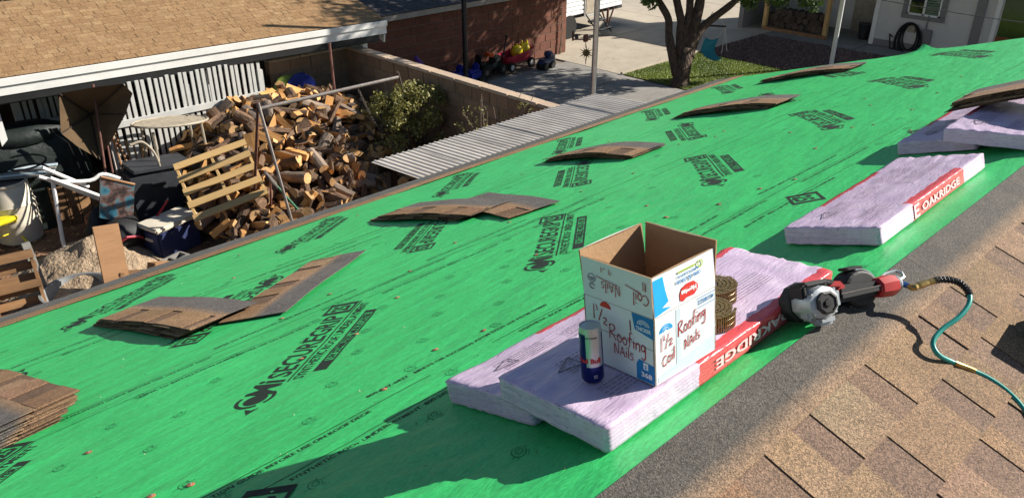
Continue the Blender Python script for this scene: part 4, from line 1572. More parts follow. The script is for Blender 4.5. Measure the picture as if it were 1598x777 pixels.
def magc(b):
    vs, fs = [], []
    for i in range(13):
        a = R(-20) + R(115) * i / 12
        for r in (.0535, .0560):
            for y in (.020, .070):
                vs.append((.168 + r * math.cos(a), y, .060 + r * math.sin(a)))
    for i in range(12):
        k = i * 4
        fs += [(k + 2, k + 3, k + 7, k + 6), (k, k + 4, k + 5, k + 1), (k, k + 2, k + 6, k + 4), (k + 1, k + 5, k + 7, k + 3)]
    fs += [(0, 1, 3, 2), (48, 50, 51, 49)]
    b.add(vs, fs)
part('magazine_cover', 'gun_silver', gun, magc, smooth=True)
part('magazine_latch', 'gun_black', gun, lambda b: b.cbox((.168, .045, .118), (.05, .04, .008), .003))
part('magazine_arm', 'gun_black', gun, lambda b: (b.cbox((.085, .060, .052), (.13, .034, .034), .008), b.cbox((.06, .035, .098), (.05, .03, .012), .004)), smooth=True)
part('belt_hook', 'gun_silver', gun, lambda b: b.tube([(.225, .012, .078), (.250, .016, .088), (.282, .014, .090), (.290, .004, .084), (.284, -.008, .072), (.262, -.010, .064)], .0042, 6), smooth=True)
for (x, z) in ((-.030, .030), (.030, .028), (-.032, .082), (.032, .084)):
    part('screw', 'steel', gun, lambda b: b.bar((x, -.036, z), (x, -.0465, z), .0035, 6))

# hose with its fittings
def fine(pts, n=6):
    out = []
    for i in range(len(pts) - 1):
        p0, p1, p2, p3 = pts[max(i - 1, 0)], pts[i], pts[i + 1], pts[min(i + 2, len(pts) - 1)]
        for k in range(n):
            t = k / n
            out.append(.5 * ((2 * p1) + (p2 - p0) * t + (2 * p0 - 5 * p1 + 4 * p2 - p3) * t * t + (3 * p1 - p0 - 3 * p2 + p3) * t ** 3))
    out.append(pts[-1])
    return out
g0 = GM @ Vector((.266, -.012, .058))
hose = thing('air_hose', 'teal air hose looping from the nail gun over the brown shingles', 'air hose', g0)
HI = Matrix.Translation(-g0)
hp = [onr(1425, 449, .090), onr(1448, 441, .105), onr(1470, 436, .118), onr(1495, 440, .122), onr(1511, 455, .118), onr(1512, 474, .106),
      onr(1496, 495, .085), onr(1470, 514, .06), onr(1456, 534, .042), onr(1464, 553, .030), onr(1489, 566, .016), onr(1516, 577, .0125), onr(1545, 591, .0125), onr(1575, 613, .0125), onr(1600, 642, .0125), onr(1625, 690, .0125), onr(1660, 740, .0125)]
F = fine(hp, 6)
def sub(a, c):
    return F[int(a * 6):int(c * 6) + 1]
part('hose', 'hose_teal', hose, lambda b: b.tube(sub(3.2, 16), .0068, 12), smooth=True, mw=HI)
part('plug', 'blue_metal', hose, lambda b: b.tube([g0, g0.lerp(F[0], .4), g0.lerp(F[0], .75)], [.0065, .0085, .0075], 10), smooth=True, mw=HI)
part('coupler', 'brass_fit', hose, lambda b: b.tube([g0.lerp(F[0], .7)] + sub(0, 1.7), [.0085, .0098, .0098, .0085, .010, .010, .0095, .0085, .009][:len(sub(0, 1.7)) + 1], 6), mw=HI)
def spring(b):
    pts = sub(1.6, 4.4)
    cen = fine(pts, 8)
    hel = []
    prev = None
    for i, p in enumerate(cen):
        d = (cen[min(i + 1, len(cen) - 1)] - cen[max(i - 1, 0)]).normalized()
        t = d.orthogonal().normalized() if prev is None else (prev - d * prev.dot(d)).normalized()
        prev = t
        q = d.cross(t)
        a = i * 1.15
        hel.append(p + (t * math.cos(a) + q * math.sin(a)) * .0085)
    b.tube(hel, .0022, 5)
    b.tube(pts, .0074, 10)
part('strain_relief', 'hose_black', hose, spring, smooth=True, mw=HI)
part('ferrule', 'brass_fit', hose, lambda b: b.tube(sub(10.1, 11.3), [.0085] * len(sub(10.1, 11.3)), 12), smooth=True, mw=HI)

# dark tool case at the edge of the picture
c0 = onr(1640, 545, 0)
case = thing('tool_case', 'dark rounded tool case at the photo edge on the brown shingles', 'tool case', mw=Matrix.Translation(c0) @ MR @ Matrix.Rotation(R(4), 4, 'Z'))
part('shell', 'dark_plastic', case, lambda b: b.cbox((0.02, 0, .062), (.20, .15, .10), .03), smooth=True)
part('lid', 'gun_black', case, lambda b: b.cbox((0.02, 0, .118), (.19, .14, .012), .006), smooth=True)
part('latch', 'steel', case, lambda b: b.cbox((-.082, 0, .09), (.006, .03, .025), .002))
for sx_ in (-.06, .10):
    for sy_ in (-.055, .055):
        part('foot', 'tyre', case, lambda b: b.cbox((sx_, sy_, .0125), (.02, .02, .009), .003))

# ================================================================== CAP NAILS
M['cap_orange'] = mat('orange_plastic_cap', (.36, .13, .065), .55, .2, 60, randobj=.3)
capb = MB()
capb.lathe([(.0125, 0), (.013, .0012), (.011, .0024), (.004, .003), (.0, .0032)], 14)
capm = capb.mesh('cap', 'cap_orange', smooth=True)
nlb = MB()
nlb.lathe([(.0042, .003), (.0042, .0044), (0, .0046)], 8)
nlm = nlb.mesh('nail', 'steel')
CAPS = [(139, 708), (298, 757), (237, 775), (680, 547), (755, 518), (556, 520), (836, 398), (795, 347), (515, 461), (1122, 321), (1186, 296), (1240, 281),
        (988, 272), (1130, 206), (1116, 215), (1233, 208), (907, 300), (865, 320), (1363, 196), (1358, 165), (1423, 171), (1463, 146), (1330, 200), (815, 273), (950, 222),
        (710, 379), (558, 338), (373, 399), (365, 435), (165, 454), (640, 425), (690, 331), (1350, 155), (1272, 232), (1009, 321), (1060, 226), (1300, 182), (1420, 205), (1500, 120),
        (440, 498), (70, 610), (620, 465), (1040, 340), (1395, 110), (1290, 120), (600, 610), (470, 560)]
for (px, py) in CAPS:
    u, s = ong(px, py)
    if u > 8.2:
        continue
    t = thing('cap_nail', 'orange plastic cap nail fixing the green underlayment', 'cap nail', group='cap nails dotted over the green underlayment',
              mw=MG @ tr(u, s, base_h(sheet_of(s), s) + hs(u, s) + .0005, rx=random.uniform(-.12, .12), ry=random.uniform(-.12, .12)) @ Matrix.Scale(random.uniform(.75, .95), 4))
    link('cap', capm, t)
    link('nail_head', nlm, t)

# ================================================================== PATIO COVER (corrugated)
A0, A1 = at(580, 258, -2.0), at(888, 148, -2.0)
cv = thing('patio_cover', 'weathered corrugated metal patio cover against the eave', 'patio cover', (A0.x, 4.3, GZ))
def corr(b, u0, u1, k):
    n = int((u1 - u0) / .0095)
    vs, fs = [], []
    for j in range(5):
        t = j / 4
        y = 4.25 + (6.22 - 4.25) * t
        for i in range(n + 1):
            u = u0 + (u1 - u0) * i / n
            ph = u / .076 * 2 * math.pi
            z = -1.86 - .13 * t + .0075 * math.sin(ph) + .006 * mnoise.noise((u * 2, y * 2, k)) + .0022 * k
            vs.append((u + .012 * (t - .5) * mnoise.noise((k, 3, 1)), y + .01 * mnoise.noise((u * 3, k, 0)) * t, z))
    for j in range(4):
        for i in range(n):
            a = j * (n + 1) + i
            fs.append((a, a + 1, a + n + 2, a + n + 1))
    b.add(vs, fs)
CI = Matrix.Translation((-A0.x, -4.3, -GZ))
us_ = [4.52, 5.14, 5.76, 6.38, 7.0, 7.62, 8.2]
for k in range(6):
    part('corrugated_sheet', 'corr', cv, lambda b: corr(b, us_[k], us_[k + 1] + .04, (k % 2) * 2 + 1), smooth='all', mw=CI)
for y in (4.6, 5.4, 6.15):
    part('rafter_beam', 'dark_wood', cv, lambda b: b.box((6.35, y, -1.945 - .066 * (y - 4.25)), (3.6, .05, .09)), mw=CI)
for x in (4.7, 6.3, 7.6):
    part('post', 'dark_wood', cv, lambda b: b.box((x, 6.10, (GZ - 2.10) / 2), (.09, .09, -2.10 - GZ)), mw=CI)

# ================================================================== BLOCK WALL of the yard
def block_wall(name, label, org, length, ang, h, mblock, mcap, bl=.40, bh=.20, th=.15, cap=True, group=None, cat='wall'):
    w_ = thing(name, label, cat, org, ang, group)
    nrow = int(round(h / bh))
    bm1, bm2 = MB(), MB()
    bm1.cbox((0, 0, 0), (bl - .010, th, bh - .010), .008)
    me = bm1.mesh('block', mblock)
    bm2.cbox((0, 0, 0), (bl / 2 - .010, th, bh - .010), .008)
    me2 = bm2.mesh('half_block', mblock)
    part('mortar', 'mortar', w_, lambda b: b.box((length / 2, 0, nrow * bh / 2), (length - .01, th - .02, nrow * bh - .004)))
    for r_ in range(nrow):
        x = 0.0
        if r_ % 2:
            link('block', me2, w_, Matrix.Translation((bl / 4, 0, r_ * bh + bh / 2)))
            x = bl / 2
        while x + bl <= length + .01:
            link('block', me, w_, Matrix.Translation((x + bl / 2, random.uniform(-.002, .002), r_ * bh + bh / 2)))
            x += bl
        if length - x > bl * .4:
            link('block', me2, w_, Matrix.Translation((x + bl / 4, 0, r_ * bh + bh / 2)))
    if cap:
        cm = MB()
        cm.cbox((0, 0, 0), (bl * 1.5 - .008, th + .05, .05), .012)
        cme = cm.mesh('cap_stone', mcap)
        x = 0.0
        while x < length - .05:
            link('cap_stone', cme, w_, Matrix.Translation((x + bl * .75, 0, nrow * bh + .026)))
            x += bl * 1.5
    return w_
block_wall('block_wall', 'tan concrete block wall with pale cap dividing yard and driveway', (7.88, 6.3, GZ - .02), 5.6, R(90), 1.8, 'block', 'cap')
block_wall('block_wall', 'shaded tan block wall along the back of the yard behind the firewood', (6.25, 11.78, GZ - .02), 1.6, 0, 1.8, 'block', 'cap')

# ================================================================== SHED with tan shingle roof
FA, FB = at(0, 124, -1.72), at(598, 33, -1.72)
sdir = Vector((FB.x - FA.x, FB.y - FA.y, 0)).normalized()
sang = math.atan2(sdir.y, sdir.x)
shed = thing('shed', 'long open shed with tan shingle roof and white fascia', 'shed', (FB.x, FB.y, GZ), sang)
# local: x runs back along the fascia (negative = toward photo edge), y away from us, z up from ground
SLN = 9.2
FZ = -1.72 - GZ
RSL = math.atan(.23)
RD = 2.45
def far_shingle(rows_col, L_=.95, ex=.128, n=3):
    b = MB()
    base = rows_col[0]
    b.col = tuple(c * .45 for c in base)
    b.box((L_ / 2, .15, .002), (L_, .30, .004))
    x = 0.0
    while x < L_ - .02:
        tw = random.choice((.10, .14, .17, .22, .28))
        x1 = min(x + tw, L_)
        b.col = random.choice(rows_col)
        b.box(((x + x1) / 2, ex / 2, .0055), (x1 - x - .004, ex, .006 + random.choice((0, 0, .004))))
        x = x1 + random.choice((0, 0, 0, .008))
    b.col = rows_col[1]
    b.box((L_ / 2, ex + .07, .0055), (L_, .135, .006))
    return b.mesh('shingle', 'granule_far', tint=True)
SHC = [(.315, .19, .094), (.325, .20, .10), (.365, .232, .12), (.295, .175, .086), (.32, .195, .097), (.315, .19, .094)]
vars_ = [far_shingle(SHC) for _ in range(14)]
RM = Matrix.Translation((0, -.02, FZ + .02)) @ Matrix.Rotation(RSL, 4, 'X')
roof_s = part('roof', 'dark_wood', shed, lambda b: b.box((-SLN / 2, RD / 2, -.03), (SLN, RD, .05)), mw=RM)
k = 0
y = 0.0
while y < RD - .1:
    x = -SLN - random.uniform(0, .9)
    while x < -.02:
        me = random.choice(vars_)
        o = link('shingle', me, roof_s, Matrix.Translation((x, y - .02, .006)) @ Matrix.Rotation(-.03, 4, 'X'))
        if x + .95 > 0.03:
            o.scale.x = (0.02 - x) / .95
        x += .95
    y += .128
    k += 1
part('fascia_board', 'white_paint', shed, lambda b: b.cbox((-SLN / 2, -.045, FZ - .105), (SLN + .04, .03, .21), .004))
part('fascia_trim', 'white_paint', shed, lambda b: b.cbox((-SLN / 2, -.073, FZ - .03), (SLN + .06, .025, .10), .004))
part('gutter', 'soffit', shed, lambda b: b.cbox((-SLN / 2 + .35, .02, FZ - .27), (SLN - .95, .13, .13), .02))
part('end_fascia', 'white_paint', shed, lambda b: b.box((.022, RD / 2, FZ - .04), (.025, RD, .14), Matrix.Rotation(RSL * 1.0, 3, 'X')))
part('back_wall', 'dark_wood', shed, lambda b: b.box((-SLN / 2, RD - .1, (FZ + .3) / 2), (SLN, .06, FZ + .30)))
part('end_wall', 'dark_wood', shed, lambda b: b.box((-SLN + .1, RD / 2, FZ / 2), (.06, RD - .2, FZ - .04)))
for x in (-.3, -3.2, -6.1):
    part('post', 'white_paint', shed, lambda b: b.box((x, .22, (FZ - .25) / 2), (.09, .09, FZ - .25)))

# white picket fence under its eave
def picket_fence(label, px0, px1, v, rails):
    pf0, pf1 = atv(px0, 200, v), atv(px1, 120, v)
    fence = thing('picket_fence', label, 'fence', (pf0.x, v, GZ), 0, 'white picket fences under the shed eave')
    FL_ = pf1.x - pf0.x
    pb = MB(); pb.cbox((0, 0, 1.0), (.056, .02, 1.98), .004)
    pme = pb.mesh('picket', 'lattice')
    x = .03
    while x < FL_:
        link('picket', pme, fence, tr(x + random.uniform(-.006, .006), random.uniform(-.003, .003), random.uniform(-.015, .015), ry=random.uniform(-.006, .006)))
        x += .092
    for z in rails:
        part('rail', 'lattice', fence, lambda b: b.cbox((FL_ / 2, -.026, z), (FL_, .028, .10), .005))
    for x in (.0, FL_ / 2, FL_):
        part('post', 'lattice', fence, lambda b: b.cbox((x, .05, .9), (.09, .07, 1.8), .006))
picket_fence('sunlit white picket fence with a wide rail behind the slatted table', 172, 408, 11.34, (.35, 1.42))
picket_fence('short shaded run of white pickets behind the dark grill cover', 34, 96, 12.62, (.35, 1.3))

# dark trees and fence behind the shed
bf = thing('board_fence', 'dark board fence in shade behind the shed', 'fence', (-2, 17.2, GZ))
bfm = MB(); bfm.cbox((0, 0, 1.15), (.14, .02, 2.3), .004)
bfme = bfm.mesh('board', 'dark_wood')
for i in range(95):
    link('board', bfme, bf, Matrix.Translation((i * .15, 0, random.uniform(-.05, .05))))
part('rail', 'dark_wood', bf, lambda b: b.box((7.1, .04, 1.8), (14.2, .05, .09)))

# ================================================================== FOLIAGE
def leaves(b, centres, n, size, spread, elong=2.2, drop=.3):
    vs, fs, cs = [], [], []
    for i in range(n):
        c, r = random.choice(centres)
        d = Vector((random.gauss(0, 1), random.gauss(0, 1), random.gauss(0, 1))).normalized()
        rr = r * (random.random() ** .45)
        p = c + Vector((d.x, d.y, d.z * spread)) * rr
        a = Vector((random.gauss(0, 1), random.gauss(0, 1), random.gauss(0, 1) - drop)).normalized()
        q = a.orthogonal().normalized()
        q = Matrix.Rotation(random.uniform(0, 6.28), 3, a) @ q
        l, w_ = size * random.uniform(.6, 1.25), size / elong * random.uniform(.7, 1.2)
        k = len(vs)
        vs += [p - a * l * .5, p + q * w_ * .5, p + a * l * .5, p - q * w_ * .5]
        fs.append((k, k + 1, k + 2, k + 3))
        t = min(1, max(0, random.gauss(.45, .22)))
        cs += [(t, t, t)] * 4
    b.add(vs, fs, cs)

# the driveway tree
TB = at(1052, 133)
tree = thing('tree', 'dark forked shade tree on the lawn corner holding the hanging chair', 'tree', (TB.x, TB.y, GZ))
TI = Matrix.Translation((-TB.x, -TB.y, -GZ))
def T_(px, py):          # picture point at the depth of the trunk
    d = ray(px, py)
    dep = (TB - CAM).dot(FW)
    return CAM + d * dep
def trunk(b):
    base = Vector((TB.x, TB.y, GZ - .1))
    st = [T_(1062, 133), T_(1064, 118), T_(1068, 95), T_(1072, 78)]
    b.tube([T_(1060, 141), T_(1061, 133)] + st[1:], [.27, .23, .185, .19, .18], 12)
trk = part('trunk', 'tree_bark', tree, trunk, smooth='all', mw=TI)
limbs = [([T_(1056, 118), T_(1049, 85), T_(1044, 55), T_(1043, 30), T_(1030, 5), T_(1012, -30), T_(995, -80)], [.11, .105, .09, .085, .075, .06, .03]),
         ([T_(1068, 100), T_(1062, 65), T_(1063, 35), T_(1058, 10), T_(1052, -25), T_(1050, -90)], [.14, .11, .095, .09, .08, .04]),
         ([T_(1074, 90), T_(1080, 55), T_(1088, 25), T_(1093, 0), T_(1098, -40), T_(1110, -110)], [.15, .13, .12, .11, .10, .05]),
         ([T_(1080, 75), T_(1090, 52), T_(1104, 36), T_(1122, 22), T_(1145, 4), T_(1180, -30), T_(1230, -70)], [.11, .10, .09, .085, .075, .06, .03]),
         ([T_(1068, 80), T_(1070, 50), T_(1076, 20), T_(1078, -15), T_(1085, -70)], [.12, .10, .09, .07, .04])]
for pts, rd in limbs:
    part('limb', 'tree_bark', tree, lambda b: b.tube(fine(pts, 4), [rd[min(i // 4, len(rd) - 1)] for i in range(len(fine(pts, 4)))], 9), smooth='all', mw=TI)
def crown(b):
    cen = []
    for i in range(230):
        d = Vector((random.gauss(0, 1), random.gauss(0, 1), random.gauss(0, 1))).normalized() * (random.random() ** .4)
        c = Vector((17.4 + 4.3 * d.x, 8.9 + 4.2 * d.y, 1.0 + 2.4 * d.z))
        if c.z < -.75 + .10 * max(0, 17 - c.x):
            c.z = -.6 + .10 * max(0, 17 - c.x) + random.uniform(0, .6)
        cen.append((c, random.uniform(.4, .8)))
    leaves(b, cen, 34000, .19, .75)
    dr = []
    for (px, py) in ((1000, 2), (1012, 10), (1150, 2), (1165, 8), (1195, 5), (1215, 12), (1235, 6), (1255, 14), (1268, 8), (1180, 14), (1130, -4), (1100, -8), (1060, -14), (1030, -10), (1245, -5), (1275, -4)):
        dr.append((T_(px, py - 8) + Vector((random.uniform(-.3, .3), random.uniform(-.3, .3), 0)), .22))
    leaves(b, dr, 2600, .11, .9)
o = part('crown', 'leaf', tree, crown, tint=True, mw=TI)

# shade tree off to the side whose shadow lies over the patio
# shrub at the wall
sb = at(678, 168, -2.72); sb.z = GZ; sb.x = min(sb.x, 7.2)
shrub = thing('shrub', 'yellow-green leafy shrub growing against the block wall', 'shrub', sb)
def shst(b):
    for i in range(12):
        a = random.uniform(0, 6.28)
        r_ = random.uniform(.15, .75)
        b.tube(fine([Vector((0, 0, 0)), Vector((r_ * .4 * math.cos(a), r_ * .4 * math.sin(a), .6)), Vector((r_ * math.cos(a), r_ * math.sin(a), random.uniform(1.0, 1.5)))], 3), [.02, .018, .016, .014, .012, .009, .006], 5)
part('stem', 'bark', shrub, shst)
def shl(b):
    cen = []
    for i in range(60):
        a, r_ = random.uniform(0, 6.28), .60 * math.sqrt(random.random())
        cen.append((Vector((r_ * math.cos(a), r_ * math.sin(a), 1.45 - .45 * (r_ / .8) ** 2 + random.uniform(-.4, .3))), random.uniform(.1, .2)))
    leaves(b, cen, 5200, .06, .9, 1.8)
part('foliage', 'leaf_dry', shrub, shl, tint=True)
sb2 = Vector((7.4, 7.35, GZ))
shrub2 = thing('shrub', 'sparse dry shrub beside the corrugated patio cover', 'shrub', sb2)
part('stem', 'bark_grey', shrub2, lambda b: [b.tube(fine([Vector((0, 0, 0)), Vector((random.uniform(-.2, .2), random.uniform(-.2, .2), .8)), Vector((random.uniform(-.5, .5), random.uniform(-.5, .5), random.uniform(1.5, 2.0)))], 3), [.015, .013, .011, .009, .007, .005, .004], 4) for i in range(12)])
part('foliage', 'leaf_dry', shrub2, lambda b: leaves(b, [(Vector((random.uniform(-.5, .5), random.uniform(-.5, .5), random.uniform(1.2, 1.85))), .1) for _ in range(16)], 260, .05, 1.0), tint=True)
for nm, lab, c, rad, n in (('tree', 'dark tree mass standing behind the shed roof', Vector((3, 19.5, GZ)), 3.4, 5200), ('tree', 'dark evergreen behind the far end of the shed', Vector((9.5, 20.5, GZ)), 2.6, 3600)):
    t = thing(nm, lab, 'tree', c)
    part('trunk', 'tree_bark', t, lambda b: b.tube([(0, 0, 0), (.1, 0, 1.5), (0, .1, 3)], [.25, .2, .12], 8), smooth='all')
    part('crown', 'leaf_dark', t, lambda b: leaves(b, [(Vector((random.uniform(-rad, rad), random.uniform(-1, 1), random.uniform(1.0, 4.6))), .7) for _ in range(60)], n, .26, .9), tint=True)

# ================================================================== FIREWOOD HEAP
HEAP0 = Vector((5.6, 10.3, GZ))
def heap_h(u, v):
    """height of the heap above the yard"""
    cy = 10.85
    a = max(0.0, 1 - ((u - 5.95) / 2.15) ** 2)
    front = max(0.0, min(1.0, (v - 8.15) / 2.3))
    back = max(0.0, min(1.0, (11.75 - v) / .5))
    return 1.42 * (a ** .6) * (front ** .75) * back
def log_mesh(kind, L_, r):
    b = MB()
    n = 9
    if kind == 'round':
        prof = [(math.cos(2 * math.pi * i / n) * r * random.uniform(.88, 1.08), math.sin(2 * math.pi * i / n) * r * random.uniform(.88, 1.08)) for i in range(n)]
        wood = set()
    else:
        span = R(random.choice((100, 130, 175, 200)))
        k = 5
        prof = [(0, 0)] + [(math.cos(span * i / k) * r * random.uniform(.92, 1.05), math.sin(span * i / k) * r * random.uniform(.92, 1.05)) for i in range(k + 1)]
        cx = sum(p[0] for p in prof) / len(prof); cy = sum(p[1] for p in prof) / len(prof)
        prof = [(p[0] - cx, p[1] - cy) for p in prof]
        wood = {0, len(prof) - 1}
    m = len(prof)
    cut = 3
    vs = []
    for j in range(cut + 1):
        x = -L_ / 2 + L_ * j / cut
        wob = (random.uniform(-.008, .008), random.uniform(-.008, .008))
        for (a, c) in prof:
            vs.append((x, a + wob[0], c + wob[1]))
    o = 0
    b.v += vs
    b.c += [(1, 1, 1)] * len(vs)
    for j in range(cut):
        for i in range(m):
            b.f.append((j * m + i, j * m + (i + 1) % m, (j + 1) * m + (i + 1) % m, (j + 1) * m + i))
            b.mi.append(1 if i in wood else 0)
    b.f.append(tuple(range(m - 1, -1, -1))); b.mi.append(2)
    b.f.append(tuple(range(cut * m, (cut + 1) * m))); b.mi.append(2)
    return b
SPL = [log_mesh('split', random.uniform(.32, .46), random.uniform(.07, .125)).mesh('log', ['bark', 'wood_cut', 'wood_end']) for _ in range(10)]
RND = [log_mesh('round', random.uniform(.35, .55), random.uniform(.05, .095)).mesh('log', ['bark_grey', 'wood_cut', 'wood_end'], smooth=True) for _ in range(6)]
core = MB()
vs, fs = [], []
for j in range(31):
    for i in range(41):
        u, v = 3.4 + 4.4 * i / 40, 8.0 + 3.7 * j / 30
        h = heap_h(u, v) - .22 + .1 * mnoise.noise((u * 3, v * 3, 0))
        vs.append((u, v, GZ + max(h, -.05)))
for j in range(30):
    for i in range(40):
        a = j * 41 + i
        fs.append((a, a + 1, a + 42, a + 41))
core.add(vs, fs)
tag(core.build('firewood_core', mat('bark_litter', (.10, .065, .04), .95, .5, 12, 1.0, 14, dist=.08)), 'dark bark litter filling the inside of the firewood heap', 'bark litter', kind='stuff')
pa, pbv, pc = at(272, 262, -2.98), at(383, 221, -2.74), at(336, 333, -3.42)
ex = (pbv - pa); ey = (pc - pa)
Lx, Ly = ex.length, ey.length
exn = ex.normalized(); ezn = ey.cross(exn).normalized(); ezn = -ezn if ezn.z < 0 else ezn
eyn = ezn.cross(exn)
if eyn.dot(ey) < 0:
    eyn = -eyn
pm = Matrix((exn, eyn, exn.cross(eyn))).transposed().to_4x4(); pm.translation = pa
if pm.to_3x3().determinant() > 0 and (exn.cross(eyn)).z < 0:
    pm = pm @ Matrix.Scale(-1, 4, (0, 0, 1))
pmi = pm.inverted()
nlog = 0
tries = 0
placed = []
while nlog < 292 and tries < 9000:
    tries += 1
    u, v = random.uniform(3.95, 7.7), random.uniform(8.25, 11.6)
    h = heap_h(u, v)
    if h < .04 and random.random() < .93:
        continue
    q_ = pmi @ Vector((u, v, GZ + h))
    if -.1 < q_.x < Lx + .1 and -.1 < q_.y < Ly + .12 and q_.z * (1 if (pm.to_3x3() @ Vector((0, 0, 1))).z > 0 else -1) > -.10:
        continue
    # spread them out evenly
    if any((p[0] - u) ** 2 + (p[1] - v) ** 2 + (p[2] - h) ** 2 < .112 ** 2 for p in placed):
        continue
    placed.append((u, v, h))
    rd = random.random() < .16
    me = random.choice(RND if rd else SPL)
    o = link('firewood_log', me)
    gx_ = (heap_h(u + .1, v) - heap_h(u - .1, v)) / .2
    gy_ = (heap_h(u, v + .1) - heap_h(u, v - .1)) / .2
    nrm = Vector((-gx_, -gy_, 1)).normalized()
    q = nrm.to_track_quat('Z', 'X').to_matrix().to_4x4()
    o.matrix_world = Matrix.Translation((u, v, GZ + h + random.uniform(.0, .07))) @ q @ Matrix.Rotation(random.uniform(0, 6.28), 4, 'Z') @ Matrix.Rotation(random.gauss(0, .3), 4, 'Y') @ Matrix.Rotation(random.uniform(0, 6.28), 4, 'X')
    if rd:
        tag(o, 'round bark-covered log in the firewood heap', 'log', 'logs of the firewood heap')
    else:
        tag(o, 'split firewood log in the big heap by the wall', 'log', 'logs of the firewood heap')
    nlog += 1
# the mass of further logs lying under and between them
mass = MB()
for i in range(430):
    u, v = random.uniform(3.9, 7.7), random.uniform(8.2, 11.65)
    h = heap_h(u, v)
    if h < .05:
        continue
    q_ = pmi @ Vector((u, v, GZ + h))
    if -.1 < q_.x < Lx + .1 and -.1 < q_.y < Ly + .12 and q_.z > -.14:
        continue
    lb = log_mesh('split' if random.random() < .8 else 'round', random.uniform(.3, .45), random.uniform(.06, .11))
    mm = Matrix.Translation((u, v, GZ + h - .05)) @ Matrix.Rotation(random.uniform(0, 6.28), 4, 'Z') @ Matrix.Rotation(random.gauss(0, .5), 4, 'Y') @ Matrix.Rotation(random.uniform(0, 6.28), 4, 'X')
    o_ = len(mass.v)
    mass.v += [tuple(mm @ Vector(p)) for p in lb.v]
    mass.c += [(1, 1, 1)] * len(lb.v)
    mass.f += [tuple(k_ + o_ for k_ in f_) for f_ in lb.f]
    mass.mi += lb.mi
tag(mass.build('firewood_mass', ['bark', 'wood_cut', 'wood_end']), 'further split logs buried in the firewood heap', 'firewood', kind='stuff')
# a few pale logs at the foot that one can single out
for (px, py, rz, lab, L_, r_) in ((338, 357, 2.3, 'stubby round log with sawn end at the foot of the heap', .34, .11), (398, 338, 2.2, 'long grey weathered pole log leaning beside the swing leg', 1.0, .075), (425, 322, 2.35, 'second grey weathered pole log behind the leaning one', .95, .07), (362, 330, 1.0, 'short upright log end showing pale rings below the pallet', .26, .10)):
    p = at(px, py, GZ + .14)
    o = log_mesh('round', L_, r_).build('firewood_log', ['bark_grey', 'wood_cut', 'wood_end'], smooth=True)
    o.matrix_world = Matrix.Translation(p) @ Matrix.Rotation(rz, 4, 'Z') @ Matrix.Rotation(-.3, 4, 'Y')
    tag(o, lab, 'log', 'logs of the firewood heap')

# ================================================================== PALLETS
def pallet(label, mw, L_, W, m, nsl, sw, extra='pallet', under=False):
    t = thing('pallet', label, 'pallet', mw=mw, group='wooden pallets in the yard')
    sl = MB(); sl.cbox((L_ / 2, 0, 0), (L_, sw, .018), .002)
    sm = sl.mesh('slat', m)
    for i in range(nsl):
        link('slat', sm, t, tr(random.uniform(-.01, .01), sw / 2 + (W - sw) * i / (nsl - 1), .075, rz=random.uniform(-.012, .012)))
    st = MB(); st.cbox((0, W / 2, 0), (.038, W, .085), .003)
    stm = st.mesh('stringer', m)
    for x in (.03, L_ / 2, L_ - .03):
        link('stringer', stm, t, tr(x, 0, .022))
    if under:
        for i in range(3):
            link('slat', sm, t, tr(0, sw / 2 + (W - sw) * i / 2, -.03))
    return t
pallet('pale new wooden pallet leaning on the firewood heap', pm, Lx, Ly * 1.02, 'pallet', 5, .11)
q0, q1, q2 = at(72, 475, GZ), at(58, 400, -3.25), at(-40, 445, GZ)
ex = Vector((-1, .15, 0)).normalized()
up_ = Vector((.05, .28, .96)).normalized()
pm2 = Matrix((ex, up_, ex.cross(up_))).transposed().to_4x4()
pm2.translation = at(80, 487, GZ)
pallet('old dark wooden pallet standing on edge beside the sand heap', pm2, 1.05, .80, 'pallet_old', 6, .095, under=True)
gp0, gp1 = at(72, 468, GZ + .05), at(57, 408, GZ + .80)
tag(part('timber_post', 'grey_wood', None, lambda b: b.box((0, 0, .40), (.09, .07, .82)), mw=tr(gp0.x + .02, gp0.y - .02, GZ, rx=R(-12), ry=R(-2))), 'short grey weathered timber propped against the dark pallet', 'timber')

# ================================================================== SWING SET FRAME
ZS = -2.05
sl_, sr_ = at(404, 170, ZS), at(621, 121, ZS)
sw = thing('swing_frame', 'rusted pipe swing set frame standing over the firewood', 'swing set', ((sl_.x + sr_.x) / 2, (sl_.y + sr_.y) / 2, GZ))
SI = Matrix.Translation(-Vector(((sl_.x + sr_.x) / 2, (sl_.y + sr_.y) / 2, GZ)))
part('top_bar', 'oldsteel', sw, lambda b: b.bar(sl_, sr_, .027, 10), smooth=True, mw=SI)
f1, f2, f3, f4 = at(457, 352, GZ + .45), at(396, 345, GZ + .2), at(650, 218, GZ + .5), at(604, 200, GZ + .3)
for a, c, m in ((sl_, f1, 'oldsteel'), (sl_, f2, 'rust'), (sr_, f3, 'oldsteel'), (sr_, f4, 'rust')):
    e = a + (c - a) * ((GZ - .03 - a.z) / (c.z - a.z))
    part('leg', m, sw, lambda b: b.bar(a + Vector((0, 0, .08)), e, .021, 8), smooth=True, mw=SI)
